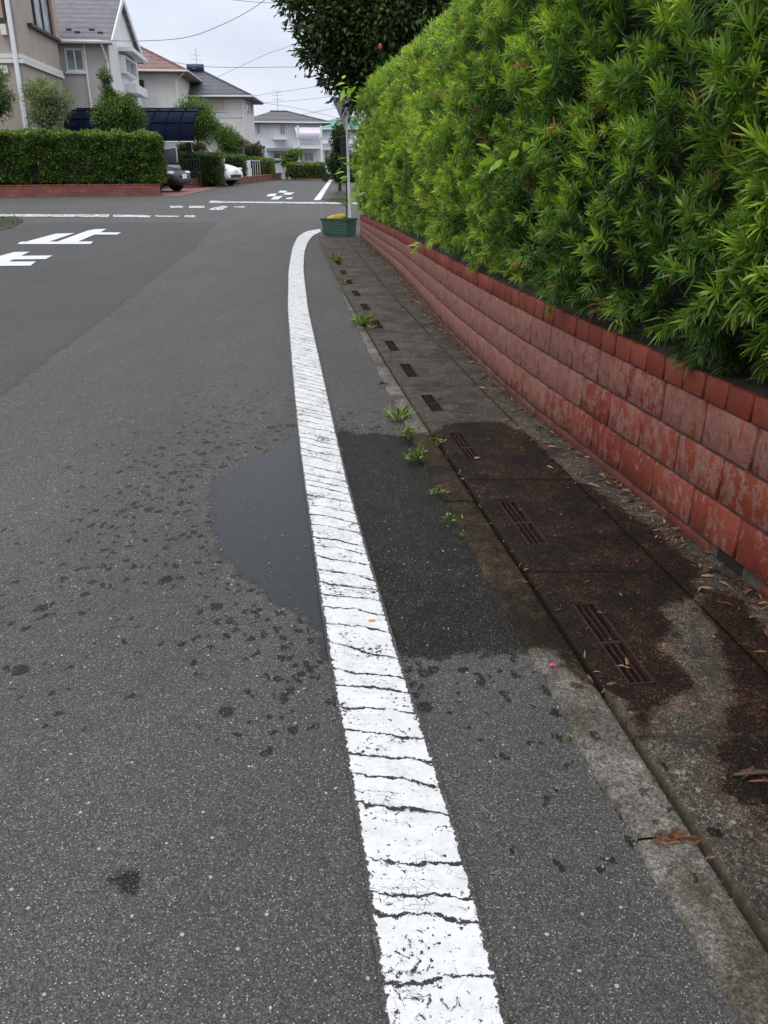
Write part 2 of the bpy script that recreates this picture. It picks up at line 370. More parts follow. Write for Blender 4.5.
M['tree_light'] = m_leaf('grey_green_leaf', ((0, (0.09, 0.12, 0.06)), (0.5, (0.20, 0.26, 0.11)), (1, (0.35, 0.41, 0.2))), 0.2)
M['tree_red'] = m_leaf('reddish_leaf', ((0, (0.06, 0.06, 0.02)), (0.5, (0.12, 0.11, 0.03)), (1, (0.22, 0.09, 0.04))), 0.15)
M['weed'] = m_leaf('weed_leaf', ((0, (0.05, 0.09, 0.02)), (0.5, (0.13, 0.21, 0.035)), (1, (0.30, 0.34, 0.07))), 0.25)
M['bark'] = paint('bark', (0.10, 0.075, 0.055), 0.9, 0.4, 10, bump=0.6)
M['dead'] = m_leaf('dry_leaf_brown', ((0, (0.045, 0.022, 0.012)), (0.6, (0.17, 0.070, 0.030)), (1, (0.38, 0.23, 0.12))), 0.1, 0.7)
M['core'] = paint('hedge_inside', (0.008, 0.010, 0.005), 0.95, 0.5, 16)  # near-black: shade of the hedge gaps put into the colour
M['rust'] = paint('rusty_iron', (0.048, 0.020, 0.014), 0.8, 0.5, 40, metal=0.3, bump=0.3)
M['pit'] = paint('drain_and_hollow_dark', (0.010, 0.008, 0.007), 0.9, 0.3)
M['white'] = paint('white_painted', (0.72, 0.73, 0.74), 0.5, 0.05)
M['gutter'] = paint('pale_gutter', (0.60, 0.61, 0.62), 0.45, 0.05)
M['glass'] = m_glass('window_glass', (0.26, 0.33, 0.34)); M['glass_pale'] = m_glass('curtained_glass', (0.55, 0.60, 0.64)); M['glass_dark'] = m_glass('dark_glass', (0.04, 0.05, 0.06))
M['brownframe'] = paint('dark_brown_frame', (0.03, 0.022, 0.018), 0.5, 0.1)
M['steel'] = paint('galvanised_steel', (0.58, 0.59, 0.60), 0.5, 0.12, 9, metal=0.2)
M['darksteel'] = paint('dark_steel', (0.03, 0.032, 0.04), 0.45, 0.15)
M['black'] = paint('black_plastic', (0.012, 0.012, 0.013), 0.4, 0.1)
M['rubber'] = paint('tyre_rubber', (0.02, 0.02, 0.02), 0.85, 0.1)

# ------------------------------------------------------------------ plan curves, x as a function of world y
def curve(pix, ext0=None, smooth=1.2):
    pts = sorted([gp(*p) for p in pix], key=lambda q: q[1]); ys = np.array([p[1] for p in pts]); xs = np.array([p[0] for p in pts])
    s0 = (xs[1] - xs[0]) / (ys[1] - ys[0]) if ext0 is None else ext0
    s1 = (xs[-1] - xs[-2]) / (ys[-1] - ys[-2])
    ys = np.concatenate([[ys[0] - 6], ys, [ys[-1] + 10]]); xs = np.concatenate([[xs[0] - 6 * s0], xs, [xs[-1] + 10 * s1]])
    g = np.arange(ys[0], ys[-1], 0.05); v = np.interp(g, ys, xs)
    k = np.exp(-0.5 * (np.arange(-40, 41) * 0.05 / (0.35 * smooth)) ** 2); k /= k.sum()
    v = np.convolve(np.pad(v, 40, mode='reflect', reflect_type='odd'), k, 'valid')
    return lambda y: np.interp(y, g, v)
seam_x = curve([(765, 941), (636, 746), (552, 613), (516, 560), (490, 522), (448, 457), (415, 411), (382, 357), (341, 288), (330, 265), (318, 238)], -0.14)
kerb_x = curve([(745, 1024), (700, 960), (620, 830), (570, 740), (530, 660), (480, 570), (430, 480), (395, 410), (362, 340), (340, 292), (327, 262), (314, 236)], -0.14)
wall_pts = [(768, 605), (673, 530), (602, 472), (519, 406), (448, 335), (400, 276), (362, 239)]
wall_x = curve(wall_pts, -0.20)
def wall_top(y): return np.interp(y, [-5, 5, 7.3, 11, 16.6, 30], [0.665, 0.665, 0.625, 0.53, 0.41, 0.40])
YEND = 16.75

def sdist(poly, X, Y):
    """signed distance to a polygon, positive inside"""
    P = np.array(poly); Q = np.roll(P, -1, 0); d = np.full(X.shape, 1e9); ins = np.zeros(X.shape, bool)
    for (x0, y0), (x1, y1) in zip(P, Q):
        dx, dy = x1 - x0, y1 - y0; t = np.clip(((X - x0) * dx + (Y - y0) * dy) / (dx * dx + dy * dy + 1e-12), 0, 1)
        d = np.minimum(d, np.hypot(X - x0 - t * dx, Y - y0 - t * dy))
        if abs(dy) > 1e-9: ins ^= ((y0 > Y) != (y1 > Y)) & (X < (Y - y0) / dy * dx + x0)
    return np.where(ins, d, -d)
pool_poly = [gp(*p) for p in [(300, 433), (270, 448), (245, 463), (221, 475), (211, 487), (209, 505), (212, 522), (214, 540), (224, 556), (240, 570), (258, 583), (268, 596), (285, 606), (303, 616), (318, 637), (328, 655), (362, 650), (352, 590), (336, 530), (322, 460), (312, 433)]]
wet_poly = [gp(*p) for p in [(335, 431), (375, 433), (430, 436), (450, 424), (500, 424), (530, 440), (575, 480), (640, 520), (700, 570), (690, 600), (660, 612), (668, 650), (690, 690), (640, 735), (620, 700), (585, 690), (560, 655), (505, 652), (440, 655), (345, 660)]]
dark2 = [gp(*p) for p in [(690, 590), (740, 598), (768, 640), (800, 740), (720, 735), (735, 680)]]
dark3 = [gp(*p) for p in [(715, 745), (770, 740), (820, 900), (760, 830), (725, 800)]]
def wet_attrs(X, Y, damp=True):
    p = sdist(pool_poly, X, Y)
    w = np.maximum(p, sdist(wet_poly, X, Y))
    out = -w
    sx_, sy_ = gp(127, 879); w = np.maximum(w, (0.030 - np.hypot((X - sx_) * .85, (Y - sy_) * 1.1)) * 1.5)
    w = np.maximum(w, np.maximum(sdist(dark2, X, Y), sdist(dark3, X, Y)))
    dens = np.clip(1 - out / 0.6, 0, 1) * 0.95 * (out > 0)
    # splashes thrown from the puddle towards the far left and a few below it
    a = np.exp(-((X + 0.95) / 0.42) ** 2 - ((Y - 3.7) / 1.3) ** 2) * 0.95
    b = np.exp(-((X - 0.15) / 0.38) ** 2 - ((Y - 2.05) / 0.24) ** 2) * 0.85
    dens = np.maximum(dens, np.maximum(a, b))
    dens = np.where(dens < 0.06, 0, dens)
    return w.ravel(), p.ravel(), dens.ravel()

# ------------------------------------------------------------------ road
joint = sorted([gp(*p)[::-1] for p in [(0, 396), (53, 354), (106, 316), (159, 274), (195, 248), (212, 226)]])
jy = np.array([j[0] for j in joint]); jx = np.array([j[1] for j in joint])
def old_mask(X, Y):
    xl = np.interp(Y, jy, jx); xl = np.where(Y < jy[0], jx[0] + (Y - jy[0]) * (jx[1] - jx[0]) / (jy[1] - jy[0]), xl)
    d = (xl - X) * 0.9
    return np.minimum(d, (20.6 - Y)).ravel()
xs = np.unique(np.concatenate([np.arange(-60, -8, 4.0), np.arange(-8, -2.2, 0.2), np.arange(-2.2, 1.0, 0.025), np.arange(1.0, 2.6, 0.08), np.arange(3, 60, 5.0)]))
ys = np.unique(np.concatenate([np.arange(-6, 0.6, 0.3), np.arange(0.6, 7.0, 0.025), np.arange(7, 24, 0.2), np.arange(24, 72, 2.0)]))
X, Y = np.meshgrid(xs, ys, indexing='ij')
w, p, dr = wet_attrs(X, Y)
Zr = 0.004 * np.sin(X * 1.3) * np.sin(Y * 0.8)
V = np.stack([X.ravel(), Y.ravel(), Zr.ravel() * 0.5 - 0.004], 1)
Qr = gridq(len(xs), len(ys)); vx, vy = V[Qr][:, :, 0], V[Qr][:, :, 1]
Qr = Qr[~((vx > kerb_x(vy) + 0.03) & (vx < wall_x(vy) + 0.1) & (vy < YEND - 0.05)).all(1)]
road = tag(np_mesh('road', V, Qr, M['asphalt'], attrs={'wet': w, 'pool': p, 'drip': dr, 'old': old_mask(X, Y)}, smooth=True), kind='structure')
gm = MB(); gm.box(-600, 600, -200, 900, -0.6, -0.05); tag(gm.build('ground', paint('ground_soil', (0.10, 0.09, 0.06), 0.95, 0.3, 0.5)), kind='structure')

def strip(name, xa, xb, y0, y1, z, mat, nu=8, step=0.04, crown=0.0, edgew=0.04, rag=0.0, kind='structure', side=0.0):
    yy = np.linspace(y0, y1, max(2, int(round((y1 - y0) / step)) + 1)); tt = np.linspace(0, 1, nu)
    Yg, Tg = np.meshgrid(yy, tt, indexing='ij'); A = xa(Yg); B = xb(Yg)
    if rag: A = A + rag * np.array([[mnoise.noise(Vector((v * 7, 3, 1))) for v in yy]]).T * (1 - Tg)
    Xg = A + (B - A) * Tg; wd = np.abs(B - A)
    e = np.minimum(Tg, 1 - Tg) * wd
    Zg = z + crown * np.sin(np.pi * Tg) - np.where((Tg <= 0) | (Tg >= 1), side, 0)
    w, p, dr = wet_attrs(Xg, Yg)
    eo = np.clip(1 - e / edgew, 0, 1)
    V = np.stack([Xg.ravel(), Yg.ravel(), Zg.ravel()], 1)
    o = np_mesh(name, V, gridq(len(yy), nu)[:, ::-1], mat, attrs={'wet': w, 'pool': p * 0 - 1, 'drip': dr * 0.15, 'edge': eo.ravel()})
    return tag(o, kind=kind)
# kerb stones (60 cm pieces) between the asphalt and the seam
ky = [gp(665, 843)[1] + 1.0 * k for k in range(-5, 16)]
for i in range(len(ky) - 1):
    a, b = ky[i] + 0.0025, min(ky[i + 1], YEND) - 0.0025
    strip('kerb', kerb_x, lambda y: seam_x(y) - 0.005, a, b, 0.006 + 0.002 * (i % 3), M['kerb'], nu=14, step=0.03, crown=0.006, edgew=0.028, rag=0.018, side=0.05)
# dirt-filled joint under everything on the footpath side
mb = MB(); yy = np.arange(-3, YEND, 0.25)
mb.add([(float(kerb_x(y)) + 0.004, y, -0.0005 - 0.006) for y in yy] + [(float(wall_x(y)) + 0.3, y, -0.0065) for y in yy], [(i, i + len(yy), i + 1 + len(yy), i + 1) for i in range(len(yy) - 1)])
o = mb.build('gutter_bed', paint('joint_dirt', (0.026, 0.022, 0.017), 0.95, 0.4, 20)); o.location.z = -0.09; tag(o, kind='structure')

# footpath slabs, each with a slot that takes a drain grate
SL_W = 0.52
grates = [(2.05, 2.53), (3.00, 3.45), (3.98, 4.44), (4.88, 5.25), (5.72, 6.12), (6.56, 6.95), (7.5, 7.9), (8.45, 8.85), (9.35, 9.75), (10.3, 10.7), (11.2, 11.6), (12.2, 12.6)]
GT0, GT1 = 0.088, 0.163
bounds = [-1.05, -0.1, 0.85, 1.81] + [(grates[i][1] + grates[i + 1][0]) / 2 for i in range(len(grates) - 1)] + [13.1, 14.1, 15.1, 16.1, YEND]
def slab(y0, y1, hole, dz):
    gap = 0.0025
    us = [0.004, 0.0045, 0.012, 0.035, 0.06, GT0, (GT0 + GT1) / 2, GT1, 0.25, 0.32, 0.4, 0.46, 0.50, SL_W - 0.0005, SL_W]
    vs = [y0 + gap, y0 + gap + 0.0005] + list(np.linspace(y0 + gap + 0.01, y1 - gap - 0.01, 28)) + [y1 - gap - 0.0005, y1 - gap]
    if hole: vs = sorted([v for v in vs if min(abs(v - hole[0]), abs(v - hole[1])) > 0.015] + list(hole))
    us = np.array(us); vs = np.array(vs)
    U, Vv = np.meshgrid(us, vs, indexing='ij')
    Xg = seam_x(Vv) + U; e = np.minimum(np.minimum(U - 0.004, SL_W - U), np.minimum(Vv - y0 - gap, y1 - gap - Vv))
    Zg = 0.010 + dz - np.where(e < 1e-4, 0.06, np.where(e < 0.002, 0.002, 0))
    Q = gridq(len(us), len(vs))
    if hole:
        a = Q[:, 0]; ui = us[a // len(vs)]; vi = vs[a % len(vs)]
        keep = ~((ui >= GT0 - 1e-4) & (ui < GT1 - 1e-4) & (vi >= hole[0] - 1e-4) & (vi < hole[1] - 1e-4)); Q = Q[keep]
    w, p, dr = wet_attrs(Xg, Vv)
    np_mesh_o = np_mesh('footpath', np.stack([Xg.ravel(), Vv.ravel(), Zg.ravel()], 1), Q, M['slab'], attrs={'wet': w, 'pool': p * 0 - 1, 'drip': dr * 0.12, 'edge': np.clip(1 - e / 0.028, 0, 1).ravel()})
    tag(np_mesh_o, kind='structure')
for i in range(len(bounds) - 1):
    hole = next((g for g in grates if bounds[i] < g[0] and g[1] < bounds[i + 1]), None)
    slab(bounds[i], bounds[i + 1], hole, 0.0015 * ((i * 7) % 3))
strip('footpath_edging', lambda y: seam_x(y) + SL_W + 0.0005, lambda y: wall_x(y) + 0.02, -2, YEND, 0.0105, M['slab'], nu=10, edgew=0.02, rag=0.0)

# drain grates
proto = None
def grate_thing(L):
    root = empty('drain_grate')
    m = MB(); W = GT1 - GT0
    m.box(-W / 2 - .003, -W / 2 + .0035, 0, L, -0.05, 0.002); m.box(W / 2 - .0035, W / 2 + .003, 0, L, -0.05, 0.002)
    m.box(-W / 2 + .0035, W / 2 - .0035, 0, 0.006, -0.05, 0.0015); m.box(-W / 2 + .0035, W / 2 - .0035, L - 0.006, L, -0.05, 0.0015)
    m.build('frame', M['rust'], root)
    for k in (-0.30, 0.30):
        b = MB(); b.box(W / 2 * k - 0.0022, W / 2 * k + 0.0022, 0.009, L - 0.009, -0.03, -0.003); b.build('bar', M['rust'], root)
    b = MB(); b.box(-W / 2 + .007, W / 2 - .007, L * 0.47, L * 0.47 + 0.012, -0.035, -0.002); b.build('cross_bar', M['rust'], root)
    b = MB(); b.box(-W / 2 - .01, W / 2 + .01, -0.01, L + 0.01, -0.07, -0.052); b.build('pan', M['pit'], root)
    return root
def place(root, y0, y1):
    ym = y0; c = (GT0 + GT1) / 2
    x0, x1 = float(seam_x(y0)) + c, float(seam_x(y1)) + c
    root.location = (x0, y0, 0.010); root.rotation_euler = (0, 0, math.atan2(-(x1 - x0), y1 - y0))
glab = ['drain grate nearest the camera, long rusty slots with a pale leaf caught inside', 'rusty drain grate in wet dark paving, second from the camera', 'rusty drain grate at the far edge of the wet paving, third from the camera', 'rusty drain grate just beyond the wet patch, fourth from the camera', 'rusty drain grate fifth from the camera along the dry footpath', 'rusty drain grate sixth from the camera beside the kerb']
L0 = 0.45
proto = grate_thing(L0)
for i, (a, b) in enumerate(grates):
    if i == 0: r = proto
    else:
        r = proto.copy(); col.objects.link(r)
        for ch in list(proto.children):
            c = ch.copy(); col.objects.link(c); c.parent = r
    r.scale = (1, (b - a) / L0, 1); place(r, a, b)
    tag(r, glab[i] if i < len(glab) else 'tiny dark drain grate, one of the far ones on the footpath before the planter', 'drain grate', 'drain grates in the footpath slabs')

# ------------------------------------------------------------------ painted markings
def ribbon(name, Lp, Rp, z, mat, n=None):
    Lp = np.array([gp(*p) for p in Lp]); Rp = np.array([gp(*p) for p in Rp])
    def res(P, n):
        d = np.concatenate([[0], np.cumsum(np.hypot(*np.diff(P, axis=0).T))]); t = np.linspace(0, d[-1], n)
        q = np.stack([np.interp(t, d, P[:, 0]), np.interp(t, d, P[:, 1])], 1)
        k = np.hanning(41)[1:-1]; k /= k.sum(); h = len(k) // 2
        return np.stack([np.convolve(np.pad(q[:, i], h, mode='reflect', reflect_type='odd'), k, 'valid') for i in (0, 1)], 1)
    n = n or 500
    A, B = res(Lp, n), res(Rp, n); nu = 13; t = np.linspace(0, 1, nu)[None, :, None]
    G = A[:, None] * (1 - t) + B[:, None] * t; mid = (A + B) / 2
    s = np.concatenate([[0], np.cumsum(np.hypot(*np.diff(mid, axis=0).T))]); wd = np.hypot(*(B - A).T)
    tt = np.broadcast_to(t[..., 0], (n, nu)); e = np.minimum(tt, 1 - tt) * wd[:, None]
    V = np.concatenate([G.reshape(-1, 2), np.full((n * nu, 1), z)], 1)
    uv = np.stack([(tt * wd[:, None]).ravel(), np.repeat(s, nu)], 1)
    return tag(np_mesh(name, V, gridq(n, nu)[:, ::-1], mat, attrs={'edge': (0.012 - np.clip(e, 0, 0.012)).ravel()}, uv=uv), kind='structure')
ribbon('road_edge_line',
       [(392, 1100), (384, 1010), (375, 930), (353, 800), (333, 690), (325, 640), (310, 530), (300, 460), (292, 380), (287, 310), (288, 270), (292, 248), (297, 237), (306, 231), (320, 229)],
       [(528, 1100), (506, 1010), (487, 930), (441, 770), (411, 700), (395, 640), (364, 540), (345, 470), (325, 380), (309, 310), (304, 270), (305, 252), (308, 243), (313, 236), (321, 232)], 0.0045, M['line'])
def marks(polys, mat, z=0.0045, name='road_marking'):
    m = MB()
    for k, P in enumerate(polys):
        q = [gp(*p) for p in P]
        a = sum(q[i][0] * q[(i + 1) % len(q)][1] - q[(i + 1) % len(q)][0] * q[i][1] for i in range(len(q)))
        if a < 0: q = q[::-1]
        m.add([(x, y, z + 0.0008 * k) for x, y in q], [tuple(range(len(q)))])
    return tag(m.build(name, mat), kind='structure')
Zf = lambda L: [(x / 3.84, 100 + y / 3.84) for x, y in L]
marks([Zf([(66, 554), (80, 545), (358, 544), (348, 554)]), Zf([(88, 548), (215, 514), (287, 512), (180, 548)]), Zf([(212, 548), (335, 503), (366, 497), (410, 496), (385, 509), (292, 548)]), Zf([(352, 518), (372, 509), (465, 510), (450, 518)])], M['line_new'])
marks([Zf([(-60, 639), (-60, 622), (138, 621), (118, 637)]), Zf([(28, 614), (44, 600), (202, 598), (176, 612)]), Zf([(-60, 605), (0, 600), (55, 585), (114, 584), (30, 624), (-60, 630)])], M['line_new'])
Z2 = lambda L: [(140 + x / 3.49, 60 + y / 3.49) for x, y in L]
marks([[(-60, 214), (-60, 216.2), (108, 217.2), (110, 214.6)], [(113, 214.7), (113, 217), (150, 217.4), (152, 215.4)], [(155, 215.6), (155, 217), (178, 217.4), (180, 216)], [(185, 215.5), (184, 217.5), (195, 217.5), (195, 215.5)]], M['line_far'])
marks([Z2([(105, 516), (105, 510), (150, 509), (150, 516)]), Z2([(170, 517), (172, 510), (226, 509), (224, 517)]), Z2([(238, 524), (250, 517), (290, 509), (308, 512), (300, 517), (285, 524)]), Z2([(325, 516), (327, 512), (365, 511), (365, 516)]),
       Z2([(240, 500), (246, 491), (300, 494), (760, 498), (760, 504), (300, 499)])], M['line_far'])
marks([Z2([(440, 476), (450, 468), (478, 466), (470, 476)]), Z2([(455, 487), (470, 477), (500, 474), (482, 487)]), Z2([(480, 463), (490, 456), (515, 457), (505, 464)]), Z2([(498, 470), (510, 463), (540, 463), (525, 471)]), Z2([(508, 486), (515, 481), (535, 480), (528, 486)])], M['line_new'])
marks([Z2([(606, 489), (660, 419), (672, 419), (630, 489)])], M['line_new'])

# ------------------------------------------------------------------ brick retaining wall
def wall_frame(y):
    x = float(wall_x(y)); d = (float(wall_x(y + 0.05)) - float(wall_x(y - 0.05))) / 0.1
    t = Vector((d, 1, 0)).normalized(); n = Vector((t.y, -t.x, 0))    # n points into the garden (right)
    return Vector((x, y, 0)), t, n
def brick_wall():
    root = empty('brick_wall', (float(wall_x(3)), 3, 0))
    root_inv = Matrix.Translation(-root.location)
    V = []; Q = []; T = []; Hh = []; Fm = []
    def block(y0, y1, z0, z1, depth, tint, film, proud, b=0.006):
        n0 = len(V); j = [random.uniform(-0.0015, 0.0015) for _ in range(4)]
        cors = []
        for y, z, dx, k in ((y0, z0, 0, 0), (y1, z0, 0, 1), (y1, z1, 0, 2), (y0, z1, 0, 3)):
            o, t, n = wall_frame(y); cors.append((o, t, n, z, k))
        yc = (y0 + y1) / 2
        for ins, off in ((0, depth), (0, b * 0.8 + proud), (b, proud)):
            for o, t, n, z, k in cors:
                sy = 1 if k in (0, 3) else -1; sz = 1 if k in (0, 1) else -1
                p = o + t * (ins * sy) + n * (off + (j[k] if ins else 0)) + Vector((0, 0, z + ins * sz))
                V.append(root_inv @ p); T.append(tint); Hh.append(z); Fm.append(film)
        for r in (0, 1):
            for i in range(4):
                a, c = n0 + r * 4 + i, n0 + r * 4 + (i + 1) % 4
                Q.append((a, a + 4, c + 4, c))
        Q.append((n0 + 8, n0 + 11, n0 + 10, n0 + 9))
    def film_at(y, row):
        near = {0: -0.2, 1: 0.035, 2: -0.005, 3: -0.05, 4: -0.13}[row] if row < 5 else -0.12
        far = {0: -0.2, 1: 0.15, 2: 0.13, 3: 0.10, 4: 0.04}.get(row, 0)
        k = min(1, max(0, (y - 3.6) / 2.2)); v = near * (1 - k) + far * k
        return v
    parts = {}
    def flush(name):
        nonlocal V, Q, T, Hh, Fm
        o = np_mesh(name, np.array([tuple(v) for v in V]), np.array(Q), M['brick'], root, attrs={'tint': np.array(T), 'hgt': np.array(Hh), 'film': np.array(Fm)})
        V, Q, T, Hh, Fm = [], [], [], [], []
        return o
    CH = 0.093
    y = -2.0
    while y < YEND:
        y1 = min(y + 0.150, YEND); zt = float(wall_top(y + 0.07))
        block(y + 0.007, y1 - 0.007, zt - CH, zt, 0.022, random.random(), film_at(y, 0), -0.001 + random.uniform(-.0015, .0015), 0.004)
        y = y1
    flush('coping_bricks')
    L = 0.312
    for row in range(1, 5):
        y = -2.0 + (L / 2 if row % 2 else 0) - 0.08
        while y < YEND - 0.02:
            y1 = min(y + L, YEND); ym = (y + y1) / 2; zt = float(wall_top(ym)); k = (zt) / 0.665
            rh = 0.171 * k
            zc = zt - CH; z1 = zc - 0.008 - rh * (row - 1); z0 = z1 - rh + 0.012
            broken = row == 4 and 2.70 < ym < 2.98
            if z1 > 0.005 and not broken:
                block(y + 0.0075, y1 - 0.0075, max(z0, -0.03), z1, 0.05, random.random(), film_at(ym, row) + random.uniform(-.012, .012), random.uniform(-.0015, .0015))
            y = y1
    flush('brick_blocks')
    m = MB(); yy = np.arange(-2, YEND + 0.01, 0.25); n = 0
    rows = []
    for y in list(yy):
        o, t, nn = wall_frame(float(y)); zt = float(wall_top(y))
        rows.append([root_inv @ (o + nn * a + Vector((0, 0, z))) for a, z in ((0.015, -0.05), (0.015, zt - 0.006), (0.16, zt - 0.004), (0.16, -0.05))])
    vs = [p for r in rows for p in r]; fs = []
    for i in range(len(rows) - 1):
        for k in range(3): fs.append((i * 4 + k, i * 4 + k + 1, i * 4 + 5 + k, i * 4 + 4 + k))
    e = (len(rows) - 1) * 4; fs += [(e, e + 1, e + 2, e + 3), (3, 2, 1, 0)]
    m.add(vs, fs); m.build('mortar', M['mortar'], root)
    m = MB(); vs = []
    for y in yy:
        o, t, nn = wall_frame(float(y)); zt = float(wall_top(y))
        vs += [root_inv @ (o + nn * a + Vector((0, 0, zt + z))) for a, z in ((0.023, -0.02), (0.023, -0.003), (0.30, 0.001), (0.30, -0.1))]
    m.add(vs, [(i * 4 + k, i * 4 + k + 1, i * 4 + 5 + k, i * 4 + 4 + k) for i in range(len(yy) - 1) for k in range(3)])
    m.build('wall_top', M['coping_top'], root)
    m = MB(); o, t, nn = wall_frame(2.84)
    R = Matrix.Translation(root_inv @ (o - nn * 0.0 + Vector((0, 0, 0.0)))) @ Matrix.Rotation(-0.2, 4, 'Z')
    m.bbox(0.0, 0.06, 0.03, 0.16, -0.02, 0.045, 0.018, R); m.build('mortar_lump', M['mortar'], root)
    m = MB(); o, t, nn = wall_frame(2.84); m.box(0.0125, 0.0145, -0.13, 0.03, 0.0, 0.055, Matrix.Translation(root_inv @ o) @ Matrix.Rotation(math.atan2(-t.x, t.y), 4, 'Z')); m.build('hollow_shade', M['pit'], root)  # flat dark panel painted as the shade in the missing block's gap
    return tag(root, 'low red brick retaining wall under the long hedge, blotched with pale film and wet at its foot', 'wall')
brick_wall()
# planting bed behind the wall
mb = MB(); vs = []
yy = np.arange(-2, 17.0, 0.5)
for y in yy:
    o, t, nn = wall_frame(float(y)); zt = float(wall_top(y))
    vs += [tuple(o + nn * 0.15 + Vector((0, 0, zt - 0.03))), tuple(o + nn * 2.2 + Vector((0, 0, zt)))]
mb.add(vs, [(i * 2, i * 2 + 1, i * 2 + 3, i * 2 + 2) for i in range(len(yy) - 1)]); tag(mb.build('planting_bed', M['soil']), kind='structure')

# ------------------------------------------------------------------ leaves
def leaf_obj(name, P, D, L, W, tint, mat, parent=None, fold=0.12, droop=0.1, detail=False, origin=None, upv=None):
    D = nrmz(D); n = len(P)
    up = upv if upv is not None else rng.normal(size=(n, 3)) * 0.6 + np.array([0, 0, 1.0])
    S = nrmz(np.cross(D, up)); N = nrmz(np.cross(S, D)); L = L[:, None]; W = W[:, None]
    if origin is not None: P = P - np.array(origin)
    if detail:
        m = P + D * L * 0.5 + N * L * fold * 0.5; tp = P + D * L - N * L * droop
        V = np.stack([P - S * W * 0.22, P + S * W * 0.22, m + S * W * 0.5, m - S * W * 0.5, tp + S * W * 0.10, tp - S * W * 0.10], 1).reshape(-1, 3)
        b = np.arange(n)[:, None] * 6; Q = np.concatenate([b + [0, 1, 2, 3], b + [3, 2, 4, 5]]); k = 6
    else:
        m = P + D * L * 0.45
        V = np.stack([P, m + S * W * 0.5 + N * L * fold, P + D * L - N * L * droop, m - S * W * 0.5 + N * L * fold], 1).reshape(-1, 3)
        b = np.arange(n)[:, None] * 4; Q = b + [0, 1, 2, 3]; k = 4
    return np_mesh(name, V, Q, mat, parent, attrs={'tint': np.repeat(tint, k)})
def shoots(C, A, stem, K, L, W, tint, a0=75, a1=22, ljit=0.25):
    """whorled leaves round each shoot: returns arrays for leaf_obj"""
    n = len(C); A = nrmz(A); r = rng.normal(size=(n, 3)); U = nrmz(np.cross(A, r)); Vv = np.cross(A, U)
    k = np.arange(K)[None, :] / K + rng.uniform(0, 0.5 / K, (n, K))
    phi = np.arange(K)[None, :] * 2.399 + rng.uniform(0, 6.28, (n, 1)) + rng.normal(0, 0.25, (n, K))
    al = np.radians(a0 + (a1 - a0) * k + rng.normal(0, 9, (n, K)))
    D = A[:, None] * np.cos(al)[..., None] + (U[:, None] * np.cos(phi)[..., None] + Vv[:, None] * np.sin(phi)[..., None]) * np.sin(al)[..., None]
    P = C[:, None] + A[:, None] * (k * stem[:, None])[..., None]
    LL = L[:, None] * (1 - 0.25 * k) * rng.uniform(1 - ljit, 1 + ljit, (n, K)); WW = W[:, None] * rng.uniform(0.8, 1.2, (n, K))
    TT = tint[:, None] + (k - 0.5) * 0.35 + rng.normal(0, 0.06, (n, K))
    return P.reshape(-1, 3), D.reshape(-1, 3), LL.ravel(), WW.ravel(), TT.ravel()

